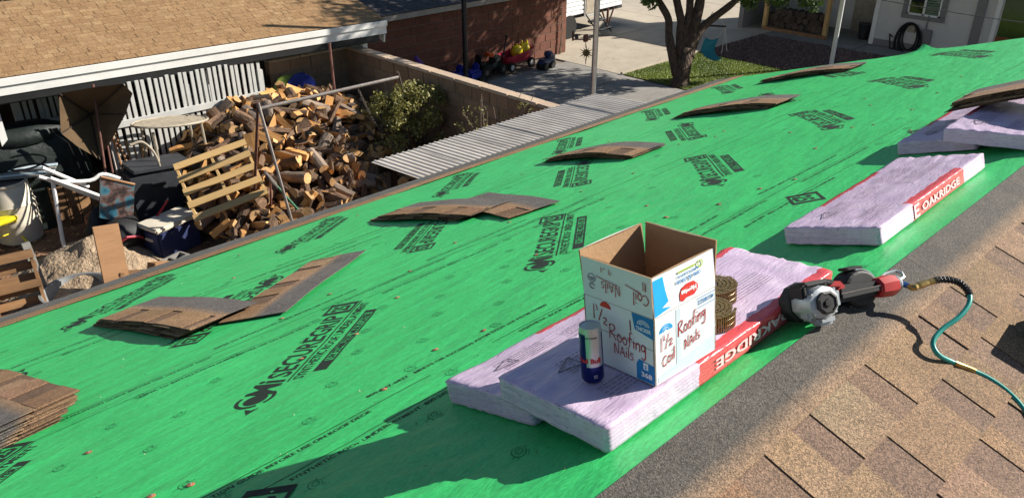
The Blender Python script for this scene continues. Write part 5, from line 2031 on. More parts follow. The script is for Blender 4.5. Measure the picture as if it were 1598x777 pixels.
for t0_, (ex_, ey_, ez_) in ((.68, (610, 213, -3.1)), (.9, (600, 168, -3.0))):
    p0 = sl_ + (sr_ - sl_) * t0_
    p1 = at(ex_, ey_, ez_)
    mid = (p0 + p1) / 2 + Vector((0, 0, -.18))
    cp = fine([p0, mid, p1], 14)
    def chain(b):
        for i in range(0, len(cp) - 1):
            d = (cp[i + 1] - cp[i]).normalized()
            s_ = d.orthogonal() if i % 2 else d.cross(d.orthogonal())
            s_ = s_.normalized() * .012
            b.tube([cp[i] + s_, cp[i + 1] + s_, cp[i + 1] - s_, cp[i] - s_, cp[i] + s_], .006, 4)
    part('chain', 'oldsteel', sw, chain, mw=SI)

# leaning rods by the heap
def rod(name, label, cat, p0, p1, r_, m, r2=None):
    t = thing(name, label, cat, p0)
    d = p1 - p0
    part('shaft', m, t, lambda b: b.bar((0, 0, 0), d, r_, 8, r2), smooth=True)
    return t
pp0 = atv(531, 225, 10.6); pp1 = atv(514, 70, 10.9)
pp0 = pp0 + (pp0 - pp1) * .35
t = rod('pipe', 'tall reddish pipe standing in the firewood heap', 'pipe', pp0, pp1, .025, 'rust')
part('cap', 'rust', t, lambda b: b.bar(pp1 - pp0, (pp1 - pp0) * 1.01, .03, 8))
sh0, sh1 = at(478, 342, GZ + .35), at(428, 286, GZ + .95)
t = thing('shovel', 'green handled shovel lying against the swing leg', 'shovel', sh0)
part('handle', mat('green_shaft', (.02, .14, .07), .5), t, lambda b: b.bar((0, 0, 0), sh1 - sh0, .018, 8), smooth=True)
part('blade', 'oldsteel', t, lambda b: b.cbox((sh1 - sh0) * 1.1, (.22, .03, .26), .012, (sh1 - sh0).to_track_quat('Z', 'Y').to_matrix()))
sp0, sp1 = at(424, 362, GZ + .1), at(428, 318, GZ + .55)
t = thing('spade', 'grey spade stuck upright in the wood chips', 'spade', sp0)
part('shaft', 'rust', t, lambda b: b.bar((0, 0, 0), sp1 - sp0 + Vector((0, 0, .4)), .016, 8), smooth=True)
part('blade', 'dark_plastic', t, lambda b: b.cbox((-.12, .05, .36), (.24, .03, .30), .02))

# ================================================================== YARD CLUTTER
# white barrel with boards on its lid
bp_ = at(35, 372)
t = thing('barrel', 'white plastic drum with scuffed side beside the dark cover', 'barrel', bp_)
part('drum', 'plastic_white', t, lambda b: b.lathe([(.25, 0), (.285, .03), (.30, .28), (.305, .3), (.30, .32), (.305, .56), (.31, .58), (.30, .60), (.275, .84), (.245, .88), (.235, .88)], 30), smooth=True)
part('rim', 'plastic_white', t, lambda b: b.lathe([(.27, .865), (.285, .875), (.285, .90), (.262, .905), (.258, .88)], 30), smooth=True)
part('lid', 'oldsteel', t, lambda b: b.lathe([(0, .885), (.25, .885), (.255, .878)], 24), smooth=True)
bt = at(28, 270, GZ + .98)
t = thing('boards', 'stack of pale blue-grey boards lying across the white drum', 'boards', (bt.x, bt.y, GZ + .905))
for i in range(4):
    part('board', 'card_pale' if i % 2 else 'grey_wood', t, lambda b: b.cbox((-.1 + .02 * i, .05 * i, .02 + .022 * i), (1.05, .12, .02), .003), mw=Matrix.Rotation(R(-28 + i * 2), 4, 'Z'))
wl = at(60, 262, GZ + 1.05)
tag(part('garden_hose', 'hose_black', None, lambda b: b.tube([wl + Vector((.22 * math.cos(a * .35) - .1, .2 * math.sin(a * .35), -.02 + .008 * a)) for a in range(26)], .014, 6), smooth=True), 'black hose looped over the boards on the drum', 'hose')

# dark green cover over a grill
tv = at(70, 300, GZ)
tc_ = thing('covered_grill', 'bulky dark green cover draped over a grill under the shed', 'covered grill', (2.45, 12.05, GZ))
def cover(b):
    vs, fs = [], []
    n, rows = 40, 9
    for j in range(rows):
        z = 1.35 * j / (rows - 1)
        for i in range(n):
            a = 2 * math.pi * i / n
            w_ = 1.05 - .18 * (z / 1.35) ** 2
            d = .40 - .09 * (z / 1.35) ** 2
            if j == rows - 1:
                w_, d = w_ * .86, d * .8
            ca, sa = math.cos(a), math.sin(a)
            k = 1 / (abs(ca) ** 4 + abs(sa) ** 4) ** .25
            f_ = 1 + .03 * math.sin(i * 2.3 + j * .4) * (1 - z / 1.5)
            vs.append((ca * k * w_ * f_ * .8, sa * k * d * f_, z + .03 * mnoise.noise((i * .4, j, 0))))
    for j in range(rows - 1):
        for i in range(n):
            fs.append((j * n + i, j * n + (i + 1) % n, (j + 1) * n + (i + 1) % n, (j + 1) * n + i))
    fs.append(tuple(range((rows - 1) * n, rows * n)))
    b.add(vs, fs)
part('cover', 'tarp', tc_, cover, smooth='all')
part('lid_bulge', 'tarp', tc_, lambda b: b.lathe([(.62, 1.28), (.58, 1.42), (.4, 1.50), (0, 1.53)], 24, sy=.52), smooth='all')
for x in (-.5, .5):
    part('wheel', 'tyre', tc_, lambda b: b.bar((x, -.42, .09), (x, -.37, .09), .09, 14))

# tilted brown parasol: canopy seen from the side
ua = at(150, 190, -2.95)
um = thing('patio_umbrella', 'brown canvas patio umbrella tipped over beneath the shed eave', 'umbrella', (3.75, 11.35, GZ))
uo = Vector((3.75, 11.35, GZ))
UI = Matrix.Translation(-uo)
apex = atv(96, 172, 11.75)
rimpx = [(92, 146), (150, 136), (192, 131), (207, 146), (196, 178), (176, 216), (155, 249), (120, 228), (95, 208)]
rim = [atv(px, py, 10.95 - .003 * (px - 92)) for px, py in rimpx]
hub = atv(140, 178, 11.22)
part('canopy', 'umbrella', um, lambda b: b.add([hub] + rim, [(0, (i + 1) % len(rim) + 1, i + 1) for i in range(len(rim))]), mw=UI)
for i in range(0, len(rim), 2):
    part('rib', 'dark_wood', um, lambda b: b.bar(hub + Vector((0, -.03, 0)), rim[i] + Vector((0, -.02, 0)), .010, 5), mw=UI)
part('pole', 'rust', um, lambda b: b.bar(hub + Vector((0, .05, .1)), Vector((3.95, 11.0, GZ)), .022, 8), smooth=True, mw=UI)

# bundle of garden handles
g0_ = [(168, 292, 145, 132, 'rust', .016, 'dark rusty rod of the leaning tool bundle'), (180, 290, 158, 178, 'rust', .014, 'reddish rod crossing the leaning tool bundle'),
       (202, 300, 165, 176, 'plank', .016, 'pale wooden handle leaning with the tool bundle'), (232, 335, 168, 182, 'plank', .015, 'long wooden handle reaching down to the terracotta pot'), (190, 298, 162, 186, 'oldsteel', .012, 'thin steel rod in the leaning tool bundle')]
for (x0, y0, x1, y1, m, r_, lab) in g0_:
    a, c = atv(x0, y0, 10.55), atv(x1, y1, 11.05)
    a = a + (a - c) * ((a.z - GZ) / (c.z - a.z)) if a.z > GZ else a
    t = rod('garden_tool', lab, 'tool handle', a, c, r_, m)
    t['group'] = 'tool handles leaning in the yard'
    part('grip', m, t, lambda b: b.bar((c - a) * .94, (c - a), r_ * 1.25, 8), smooth=True)

# slatted cream lounge and dark bin behind
lo = atv(266, 190, 10.80)
t = thing('slatted_table', 'cream slatted oval table top tipped against the picket fence', 'table', (lo.x, 10.80, GZ))
LI = Matrix.Translation((0, 0, lo.z - GZ)) @ Matrix.Rotation(R(-3), 4, 'X') @ Matrix.Rotation(R(6), 4, 'Y') @ Matrix.Scale(.82, 4)
for i in range(7):
    y = -.30 + .10 * i
    hw = .62 * math.sqrt(max(.05, 1 - (y / .40) ** 2))
    part('slat', 'cream', t, lambda b: b.cbox((0, y, 0), (hw * 2, .065, .02), .004), mw=LI)
part('rim', 'cream', t, lambda b: b.tube([(.66 * math.cos(a * .2618), .40 * math.sin(a * .2618), 0) for a in range(25)], .022, 6), smooth=True, mw=LI)
for x in (-.35, .35):
    for y in (-.22, .22):
        part('leg', 'cream', t, lambda b: b.bar((x, y, lo.z - GZ - .03), (x * 1.1, y * 1.1, 0), .02, 6))
db = atv(215, 215, 10.9)
t = thing('storage_bin', 'dark grey plastic bin with folded lid beside the slatted table', 'bin', (db.x - .05, 10.55, GZ))
part('tub', 'dark_plastic', t, lambda b: b.prism([(-.36, -.24), (.36, -.24), (.36, .24), (-.36, .24)], 0.0, .96))
part('lid', 'dark_plastic', t, lambda b: b.cbox((.03, 0, 1.0), (.86, .56, .05), .015), mw=Matrix.Rotation(R(5), 4, 'Y'))
part('handle', 'black_metal', t, lambda b: b.cbox((0, -.26, .78), (.2, .04, .05), .01))
# white hoop and folding chair
hc = [atv(px, py, 10.35) for px, py in ((205, 226), (222, 222), (240, 238), (250, 262), (254, 290))]
t = thing('hoop', 'pale bent plastic hoop curving above the chair', 'hoop', Vector((hc[-1].x, 10.35, GZ)))
part('tube', 'cream', t, lambda b: b.tube(fine(hc + [Vector((hc[-1].x + .02, 10.35, GZ))], 6), .018, 8), smooth=True, mw=Matrix.Translation(-Vector((hc[-1].x, 10.35, GZ))))
part('end_cap', 'cream', t, lambda b: b.bar(hc[0] - Vector((.02, 0, 0)), hc[0] + Vector((.005, 0, 0)), .022, 8), mw=Matrix.Translation(-Vector((hc[-1].x, 10.35, GZ))))
ch = at(215, 335)
t = thing('garden_chair', 'brown cushioned metal garden chair in the clutter', 'chair', (ch.x, ch.y + .1, GZ), R(-70))
part('seat', 'plank', t, lambda b: b.cbox((0, 0, .44), (.46, .46, .07), .025), smooth=True)
part('backrest', 'card_brown', t, lambda b: b.cbox((0, .24, .80), (.44, .08, .60), .03, Matrix.Rotation(R(-12), 3, 'X')), smooth=True)
for x in (-.2, .2):
    part('armrest', 'cream', t, lambda b: b.tube([(x * 1.15, -.22, .40), (x * 1.15, -.22, .64), (x * 1.15, .05, .66), (x * 1.15, .24, .66)], .016, 6))
    for y in (-.2, .2):
        part('leg', 'cream', t, lambda b: b.bar((x, y, .42), (x * 1.15, y * 1.2, 0), .014, 6))

# white pipe frame of a broken cart
t0 = at(100, 380)
t = thing('pipe_cart', 'white plastic pipe cart frame sagging over the clutter', 'cart', (t0.x, t0.y, GZ))
TIp = Matrix.Translation(-Vector((t0.x, t0.y, GZ)))
def PX(l, v):
    return [atv(px, py, v) for px, py in l]
for l, v in (([(98, 376), (82, 282)], 10.35), ([(60, 276), (86, 284), (158, 312)], 10.35), ([(66, 262), (120, 284), (138, 292)], 10.5), ([(86, 284), (140, 282), (160, 272), (190, 280)], 10.45), ([(78, 278), (150, 304), (158, 308)], 10.3)):
    part('pipe', 'pvc', t, lambda b: b.tube(fine(PX(l, v), 4) if len(l) > 2 else PX(l, v), .026, 8), smooth=True, mw=TIp)
e1, e2 = atv(98, 376, 10.35), atv(158, 312, 10.35)
part('pipe', 'pvc', t, lambda b: b.bar(atv(97, 372, 10.35), Vector((e1.x, 10.35, GZ - .02)), .026, 8), smooth=True, mw=TIp)
bk = at(130, 345)
t = thing('planter_box', 'tall dull wooden planter box behind the white pipes', 'planter', (bk.x, bk.y + .2, GZ))
for i in range(4):
    part('board', 'pallet_old', t, lambda b: b.cbox((-.24 + .16 * i, -.25, .32), (.15, .025, .64), .004))
    part('board', 'pallet_old', t, lambda b: b.cbox((-.24 + .16 * i, .25, .32), (.15, .025, .64), .004))
for x in (-.33, .33):
    part('end_board', 'pallet_old', t, lambda b: b.cbox((x, 0, .32), (.025, .5, .64), .004))
part('soil', 'soil', t, lambda b: b.box((0, 0, .56), (.62, .46, .06)))

# painted board, bags, pot
pc_ = [atv(px, py, 10.05) for px, py in ((156, 340), (208, 350), (210, 288), (157, 276))]
t = thing('painted_board', 'small blue painted board leaning on the black bag', 'painting', (pc_[0].x, 10.05, GZ))
def blotch():
    m, b, L = newmat('blue_painted_panel')
    tc2 = nd(m, 'ShaderNodeTexCoord')
    n = nd(m, 'ShaderNodeTexNoise'); n.inputs['Scale'].default_value = 9; n.inputs['Detail'].default_value = 9
    L(tc2.outputs['Object'], n.inputs['Vector'])
    r = ramp(m, [(.30, (.012, .07, .12)), (.42, (.03, .14, .20)), (.5, (.11, .13, .14)), (.55, (.12, .07, .06)), (.66, (.03, .02, .02))])
    L(n.outputs[0], r.inputs[0]); L(r.outputs[0], b.inputs['Base Color'])
    b.inputs['Roughness'].default_value = .5
    return m
BI = Matrix.Translation(-Vector((pc_[0].x, 10.05, GZ)))
back = Vector((0, .03, 0))
part('panel', blotch(), t, lambda b: b.add([p for p in pc_] + [p + back for p in pc_], [(0, 1, 2, 3), (7, 6, 5, 4), (0, 4, 5, 1), (1, 5, 6, 2), (2, 6, 7, 3), (3, 7, 4, 0)]), mw=BI)
part('frame', 'plank', t, lambda b: b.bar(pc_[3], pc_[2], .018, 6), mw=BI)
pb_ = at(190, 372)
t = thing('flower_pot', 'wide terracotta pot below the painted board', 'pot', (pb_.x, pb_.y + .15, GZ))
part('bowl', 'terracotta', t, lambda b: b.lathe([(.22, 0), (.25, .02), (.34, .26), (.37, .28), (.37, .34), (.345, .345), (.32, .27)], 26), smooth=True)
part('soil', 'soil', t, lambda b: b.lathe([(0, .27), (.32, .27)], 20))
for (px, py, v, sx_, sz_, m, lab) in ((150, 330, 10.3, .2, .46, 'gun_black', 'black bag slumped beside the painted board'), (187, 345, 9.98, .34, .26, 'gun_black', 'black cloth bundle lying in the terracotta pot')):
    p = atv(px, py, v)
    t = thing('bag', lab, 'bag', (p.x, v, GZ if sz_ > .3 else GZ + .22))
    zt = p.z + .02 - (GZ if sz_ > .3 else GZ + .22)
    def bagf(b):
        prof = [(sx_ * .75, 0), (sx_, .12 * zt), (sx_ * .95, .55 * zt), (sx_ * .6, .9 * zt), (sx_ * .18, zt), (0, zt)]
        o_ = len(b.v)
        b.lathe(prof, 18, sy=.8)
        for i in range(o_, len(b.v)):
            v_ = Vector(b.v[i]); b.v[i] = tuple(v_ * (1 + .16 * mnoise.noise(v_ * 7)))
    part('sack', m, t, bagf, smooth='all')
    part('strap', 'wagon_red', t, lambda b: b.tube([(-sx_ * .5, -sx_ * .8, .4 * zt), (-.05, -sx_ * .95, .62 * zt), (sx_ * .3, -sx_ * .9, .5 * zt), (sx_ * .5, -sx_ * .72, .3 * zt)], .018, 6), smooth=True)

# cooler
co = at(258, 398)
t = thing('cooler', 'navy cooler with dirty white lid at the edge of the firewood', 'cooler', (co.x + .16, co.y + .06, GZ), R(14))
part('tub', 'cooler_blue', t, lambda b: (b.cbox((0, 0, .22), (.66, .40, .42), .03), ), smooth=True)
part('lid', 'plastic_white', t, lambda b: b.cbox((0, 0, .465), (.70, .44, .07), .02), smooth=True)
for x in (-.335, .335):
    part('handle', 'plastic_white', t, lambda b: b.cbox((x, 0, .30), (.04, .16, .04), .012))
for x in (-.12, .12):
    part('latch', 'plastic_white', t, lambda b: b.cbox((x, -.19, .36), (.05, .02, .06), .006))
r0, r1 = at(204, 400, GZ + .05), atv(262, 312, 9.9)
t = rod('broom', 'red broom handle leaning across the cooler', 'broom', r0, r1, .014, 'red_paint')
part('head', 'pallet_old', t, lambda b: b.cbox((0, 0, .0), (.24, .06, .06), .01))

# sand heap
sc_ = at(150, 440)
def sandf(b):
    vs, fs = [], []
    n = 64
    cx, cy = at(135, 425).x + .1, at(135, 425).y
    for j in range(n + 1):
        for i in range(n + 1):
            x, y = (i / n - .5) * 2.6, (j / n - .5) * 2.4
            r_ = math.hypot(x / 1.15, y / 1.0)
            h = .52 * max(0, 1 - r_) ** 1.0 if r_ < 1 else 0
            h *= 1 + .25 * mnoise.noise((x * 2.2, y * 2.2, 0))
            h += .035 * mnoise.noise((x * 6, y * 6, 2)) * min(1, h * 6) + .02 * mnoise.noise((x * 15, y * 15, 4)) * min(1, h * 6)
            vs.append((cx + x, cy + y, GZ + h - .035))
    for j in range(n):
        for i in range(n):
            a = j * (n + 1) + i
            fs.append((a, a + 1, a + n + 2, a + n + 1))
    b.add(vs, fs)
tag(part('sand_heap', 'sand', None, sandf, smooth='all'), 'lumpy heap of tan sand below the clutter', 'sand heap', kind='stuff')
pl0 = at(182, 445, GZ + .25)
t = thing('plank', 'wide brown plank standing tilted in front of the sand', 'plank', (pl0.x, pl0.y, GZ))
part('board', 'plank', t, lambda b: b.cbox((0, 0, .48), (.30, .035, 1.0), .004), mw=Matrix.Rotation(R(-22), 4, 'X') @ Matrix.Rotation(R(8), 4, 'Y'))
part('batten', 'pallet_old', t, lambda b: b.cbox((0, .035, .7), (.28, .03, .06), .004), mw=Matrix.Rotation(R(-22), 4, 'X') @ Matrix.Rotation(R(8), 4, 'Y'))
tb_ = at(122, 462, GZ + .12)
t = thing('metal_tub', 'shallow galvanised tub half under the eave line', 'tub', (tb_.x, tb_.y, GZ))
part('basin', mat('dull_zinc', (.30, .31, .31), .5, .15, 8, metal=.5), t, lambda b: b.lathe([(.30, 0), (.34, .02), (.39, .22), (.41, .225), (.41, .235), (.38, .23), (.33, .05), (0, .045)], 30), smooth=True)
part('handle', 'oldsteel', t, lambda b: b.tube([(.40, -.08, .20), (.47, 0, .19), (.40, .08, .20)], .01, 6))
for (px, py, rz, m, lab, sz) in ((248, 412, .6, 'plank', 'short brown wood offcut beside the cooler', (.34, .12, .10)), (222, 424, .2, 'pallet_old', 'dark flat board lying by the plank', (.7, .14, .06))):
    p = at(px, py, GZ + .2)
    t = thing('wood_offcut', lab, 'board', (p.x, p.y, GZ + .0), rz)
    part('board', m, t, lambda b: b.cbox((0, 0, .18), sz, .006, Matrix.Rotation(.4, 3, 'Y')))
    part('support', m, t, lambda b: b.cbox((0, .02, .07), (.12, .1, .14), .006))
p = at(272, 412, GZ + .1)
t = thing('cinder_block', 'grey cinder block beside the cooler', 'cinder block', (p.x, p.y, GZ), .3)
part('shell', 'grey_wood', t, lambda b: [b.box((0, y, .095), (.39, .03, .19)) for y in (-.08, .08)])
for x in (-.18, 0, .18):
    part('web', 'grey_wood', t, lambda b: b.box((x, 0, .094), (.03, .128, .186)))
# yellow folding chair corner at the picture edge
yc = at(26, 388)
t = thing('folding_stool', 'bright yellow metal stool cut off by the photo edge', 'stool', (yc.x - .12, yc.y + .05, GZ), .3)
part('seat', 'yellow', t, lambda b: b.cbox((0, 0, .46), (.42, .34, .07), .02), smooth=True)
for x in (-.18, .18):
    part('leg', 'yellow', t, lambda b: b.bar((x, -.14, .44), (x * 1.3, .2, 0), .016, 6))
    part('leg', 'yellow', t, lambda b: b.bar((x, .14, .44), (x * 1.3, -.22, 0), .016, 6))
part('brace', 'yellow', t, lambda b: b.bar((-.2, -.02, .22), (.2, -.02, .22), .010, 6))
# saucer sled behind the heap
sc2 = atv(447, 122, 11.55)
for (dx, m, lab) in ((0, mat('lime_plastic', (.16, .24, .03), .4), 'lime green saucer sled behind the firewood'), (.24, 'blue_toy', 'dark blue saucer sled beside the lime one')):
    t = thing('saucer_sled', lab, 'sled', (sc2.x + dx, 11.6 - dx * .1, GZ + .95))
    part('dish', m, t, lambda b: b.lathe([(0, 0), (.12, .012), (.24, .05), (.28, .09), (.29, .085)], 24, (0, 0, .32), Matrix.Rotation(R(78), 4, 'X')), smooth=True)
    part('grip', 'tyre', t, lambda b: b.bar((-.1, -.10, .34), (.1, -.10, .34), .012, 6))

# ================================================================== BLOCK GARAGE
gl, gr_ = at(700, 133, GZ), at(879, 101, GZ)
GV = 13.95
gR = atv(879, 60, GV).x
GL_ = 8.0
gar = block_wall('block_garage', 'low red-brown block garage with dark shingle roof', (gR - GL_, GV, GZ), GL_, 0, 1.8, 'brick', 'cap', cap=False, th=.2, cat='garage')
part('side_wall', 'brick', gar, lambda b: b.box((GL_ - .11, 3.1, .89), (.2, 6.0, 1.78)))
part('rear_wall', 'brick', gar, lambda b: b.box((GL_ / 2, 6.1, .89), (GL_, .2, 1.78)))
gz_ = 1.72
part('eave_board', mat('dirty_white_board', (.34, .31, .28), .7, .15, 5), gar, lambda b: b.cbox((GL_ / 2, -.22, gz_ - .02), (GL_ + .2, .03, .13), .004))
GRM = Matrix.Translation((0, -.24, gz_ + .05)) @ Matrix.Rotation(R(17), 4, 'X')
groof = part('roof', 'dark_wood', gar, lambda b: b.box((GL_ / 2, 1.75, -.03), (GL_ + .3, 3.5, .05)), mw=GRM)
part('roof_back', 'dark_wood', gar, lambda b: b.box((GL_ / 2, 1.75, -.03), (GL_ + .3, 3.5, .05)), mw=Matrix.Translation((0, 6.5, gz_ + .05)) @ Matrix.Rotation(R(180 - 17), 4, 'X') @ Matrix.Scale(-1, 4, (0, 0, 1)))
DKC = [(.075, .07, .075), (.09, .085, .088), (.065, .062, .067), (.085, .078, .08)]
dvars = [far_shingle(DKC) for _ in range(5)]
y, k = 0.0, 0
while y < 3.3:
    x = -.15 - random.uniform(0, .5)
    while x < GL_ - .7:
        link('shingle', random.choice(dvars), groof, Matrix.Translation((x, y - .02, .006)) @ Matrix.Rotation(-.03, 4, 'X'))
        x += .95
    y += .128
    k += 1
# dry vine stalks up the garage corner
vb = atv(872, 95, GV - .15)
t = thing('vine', 'dry bare vine stalks climbing the garage corner', 'vine', (vb.x, GV - .16, GZ))
part('stalk', 'bark_grey', t, lambda b: b.tube(fine([Vector((0, 0, 0)), Vector((.06, 0, .5)), Vector((-.02, .02, .9)), Vector((-.2, .03, 1.3))], 4), [.02, .018, .015, .012, .01, .009, .008, .007, .006, .006, .005, .005, .004], 5))
part('stalk', 'bark_grey', t, lambda b: b.tube(fine([Vector((.05, 0, 0)), Vector((.1, 0, .6)), Vector((.02, .02, 1.2))], 4), .010, 5))

# toys along the garage
wx = at(800, 113)
w1, w2 = at(799, 114), at(829, 105)
wd_ = (w2 - w1); wa = math.atan2(wd_.y, wd_.x)
t = thing('toy_wagon', 'red plastic toy wagon with yellow toys parked by the garage', 'wagon', (w1.x, w1.y, GZ), wa)
LW = wd_.length
def wbody(b):
    cx = LW / 2
    vs, fs = [], []
    n = 28
    rings = [(.42, .17, .20), (.50, .22, .30), (.52, .235, .42), (.53, .24, .44), (.49, .21, .43), (.44, .18, .24)]
    for hx, hy, z in rings:
        for i in range(n):
            a = 2 * math.pi * i / n
            ca, sa = math.cos(a), math.sin(a)
            k = 1 / (abs(ca) ** 5 + abs(sa) ** 5) ** .2
            vs.append((cx + ca * k * hx, .2 + sa * k * hy, z + (.05 * ca if z > .3 else 0)))
    for j in range(len(rings) - 1):
        for i in range(n):
            fs.append((j * n + i, j * n + (i + 1) % n, (j + 1) * n + (i + 1) % n, (j + 1) * n + i))
    fs.append(tuple(range((len(rings) - 1) * n, len(rings) * n)))
    fs.append(tuple(range(n - 1, -1, -1)))
    b.add(vs, fs)
part('body', 'wagon_red', t, wbody, smooth=True)
part('undercarriage', 'wagon_tan', t, lambda b: b.cbox((LW / 2, .2, .17), (LW * .95, .26, .08), .02))
for x in (0, LW):
    for y in (0, .40):
        wmx = Matrix.Rotation(R(90), 4, 'X')
        wh = part('wheel', 'tyre', t, lambda b: b.lathe([(.06, -.03), (.115, -.028), (.125, -.012), (.125, .012), (.115, .028), (.06, .03)], 20, (0, 0, 0), wmx), smooth=True, mw=Matrix.Translation((x, y, .125)))
        part('hub', 'hub_white', wh, lambda b: b.lathe([(0, -.036), (.05, -.036), (.062, -.031), (.062, .031), (.05, .036), (0, .036)], 16, (0, 0, 0), wmx), smooth=True)
part('handle', 'gun_black', t, lambda b: (b.bar((-.15, .2, .2), (.02, .2, .82), .022, 8), b.bar((-.06, .12, .84), (.1, .28, .84), .03, 8)))
for (dx, dz, lab) in ((LW * .55, .44, 'yellow toy ball riding in the red wagon'), (LW * .95, .47, 'yellow plastic toy with peaked top riding in the red wagon')):
    q = Vector((w1.x, w1.y, 0)) + Matrix.Rotation(wa, 3, 'Z') @ Vector((dx, .2, 0))
    tt = thing('toy', lab, 'toy', (q.x, q.y, GZ + .25), wa, 'yellow toys in the wagon')
    part('shell', 'toy_yellow', tt, lambda b: b.lathe([(.0, 0), (.10, .03), (.15, .12), (.15, .22), (.10, .30), (.0, .33)], 18), smooth=True)
    if dx > LW * .6:
        for e in (-.09, .09):
            part('peak', 'toy_yellow', tt, lambda b: b.lathe([(.05, .26), (.03, .36), (0, .42)], 8, (e, 0, 0)))
    else:
        part('spout', 'toy_yellow', tt, lambda b: b.bar((.0, 0, .3), (.0, 0, .36), .03, 8))
tq = at(765, 122)
t = thing('toy_tractor', 'dark toy tractor with orange hood by the garage', 'toy tractor', (tq.x - .05, tq.y + .02, GZ), .1)
part('chassis', 'tarp', t, lambda b: (b.cbox((.2, .15, .22), (.75, .24, .14), .03), b.cbox((.42, .15, .36), (.3, .22, .16), .04)))
part('hood', 'orange_toy', t, lambda b: b.cbox((.22, .15, .50), (.26, .2, .10), .04, Matrix.Rotation(R(15), 3, 'Y')))
part('seat', 'gun_black', t, lambda b: (b.cbox((-.08, .15, .34), (.2, .2, .08), .02), b.cbox((-.17, .15, .46), (.05, .2, .22), .02)))
for x, r_ in ((-.1, .15), (.5, .12)):
    for y in (-.02, .32):
        wh = part('wheel', 'tyre', t, lambda b: b.bar((x, y - .04, r_), (x, y + .04, r_), r_, 16))
        part('hub', 'oldsteel', wh, lambda b: b.bar((x, y - .045, r_), (x, y + .045, r_), r_ * .4, 10))
for (px, py, m, lab, w_) in ((714, 128, 'blue_toy', 'blue plastic ride-on toy behind the wall cap', .32), (738, 124, 'blue_toy', 'second blue plastic toy by the black post', .26)):
    p = at(px, py, GZ + .15)
    t = thing('ride_on_toy', lab, 'toy', (p.x, p.y, GZ))
    part('body', m, t, lambda b: (b.cbox((0, 0, .26), (w_ * 1.6, w_, .24), .06), b.cbox((.1, 0, .42), (w_ * .5, w_ * .8, .2), .05)), smooth=True)
    for x in (-.2, .2):
        part('wheel', 'tyre', t, lambda b: b.bar((x, -w_ / 2 - .02, .12), (x, w_ / 2 + .02, .12), .12, 14))
pz0, pz1 = at(668, 112, GZ + .45), at(648, 92, GZ + 1.0)
t = rod('toy_bat', 'purple plastic toy pole leaning by the garage', 'toy', atv(672, 118, 12.6), atv(648, 90, 13.0), .05, 'purple_toy')
part('tip', 'purple_toy', t, lambda b: b.bar((0, 0, -.06), (0, 0, 0), .06, 8))
pzz = t.location.copy()
t2 = at(852, 110)
t = thing('toy_truck', 'small dark blue toy truck near the garage corner', 'toy truck', (t2.x + .1, t2.y + .1, GZ), .2)
part('body', 'cooler_blue', t, lambda b: (b.cbox((0, 0, .20), (.5, .22, .14), .03), b.cbox((.12, 0, .34), (.2, .2, .16), .04)))
part('bumper', 'hub_white', t, lambda b: b.cbox((.27, 0, .24), (.03, .2, .16), .01))
for x in (-.16, .16):
    part('wheel', 'tyre', t, lambda b: b.bar((x, -.13, .10), (x, .13, .10), .10, 12))

# ================================================================== POLES
def pole(label, base, top, r_, m, extra=None):
    t = thing('pole', label, 'pole', base)
    part('shaft', m, t, lambda b: b.bar((0, 0, 0), (0, 0, top - GZ), r_, 14), smooth=True)
    part('base_plate', m, t, lambda b: b.lathe([(r_ * 2.2, 0), (r_ * 2.2, .02), (r_, .03)], 14))
    return t
sp = at(925, 220, GZ); sp = Vector((11.2, 0, GZ)); sp.y = (at(925, 155, -3.3)).y; sp.x = at(925, 155, -3.3).x
sp.z = GZ
spl = pole('galvanised steel pole rising behind the patio cover with metal sun ornament', sp, 1.6, .052, 'steel')
spd = (Vector((sp.x, sp.y, -3.3)) - CAM).dot(FW)
def SPp(px, py):
    return CAM + ray(px, py) * spd
orn = thing('wall_ornament', 'black iron bracket with hanging metal sun on the steel pole', 'ornament', SPp(921, 62))
OI = Matrix.Translation(-SPp(921, 62))
part('bracket', 'rust', orn, lambda b: (b.bar(SPp(922, 62), SPp(894, 62), .018, 4), b.bar(SPp(894, 64), SPp(894, 49), .018, 4)), mw=OI)
part('block', 'rust', orn, lambda b: b.cbox(SPp(914, 60), (.10, .06, .14), .01), mw=OI)
part('bird', 'dark_plastic', orn, lambda b: b.lathe([(0, -.05), (.035, -.03), (.03, .03), (0, .06)], 8, SPp(900, 58)), mw=OI)
def sunf(b):
    c = SPp(915, 83)
    f_ = -FW
    for i in range(12):
        a = 2 * math.pi * i / 12
        d = RT * math.cos(a) + UPV * math.sin(a)
        b.bar(c + d * .05, c + d * (.15 if i % 2 else .11), .014, 5, .002)
    b.bar(c - f_ * .015, c + f_ * .015, .065, 18)
part('sun_disc', mat('bronze', (.16, .10, .035), .5, .3, 20, metal=.6), orn, sunf, mw=OI)
part('hanger', 'rust', orn, lambda b: (b.bar(SPp(914, 62), SPp(914, 75), .006, 4), b.bar(SPp(914, 92), SPp(914, 101), .008, 4)), mw=OI)
bpz = Vector(((at(727, 122, -3.55)).x, (at(727, 122, -3.55)).y, GZ))
pole('slim black post standing behind the block wall cap', bpz, 1.8, .055, 'black_metal')
wp = at(1296, 106, GZ)
pole('white painted light pole beyond the roof corner', wp, .8, .055, 'white_paint')
# service wire
wa_, wb_ = CAM + ray(1300, -14) * 13, CAM + ray(1740, 52) * 13
t = thing('overhead_wire', 'thin black service wire crossing before the neighbouring house', 'wire', wa_)
part('cable', 'black_metal', t, lambda b: b.tube([wa_ + (wb_ - wa_) * (i / 12) + Vector((0, 0, -.06 * math.sin(math.pi * i / 12))) for i in range(13)], .007, 5), mw=Matrix.Translation(-wa_))

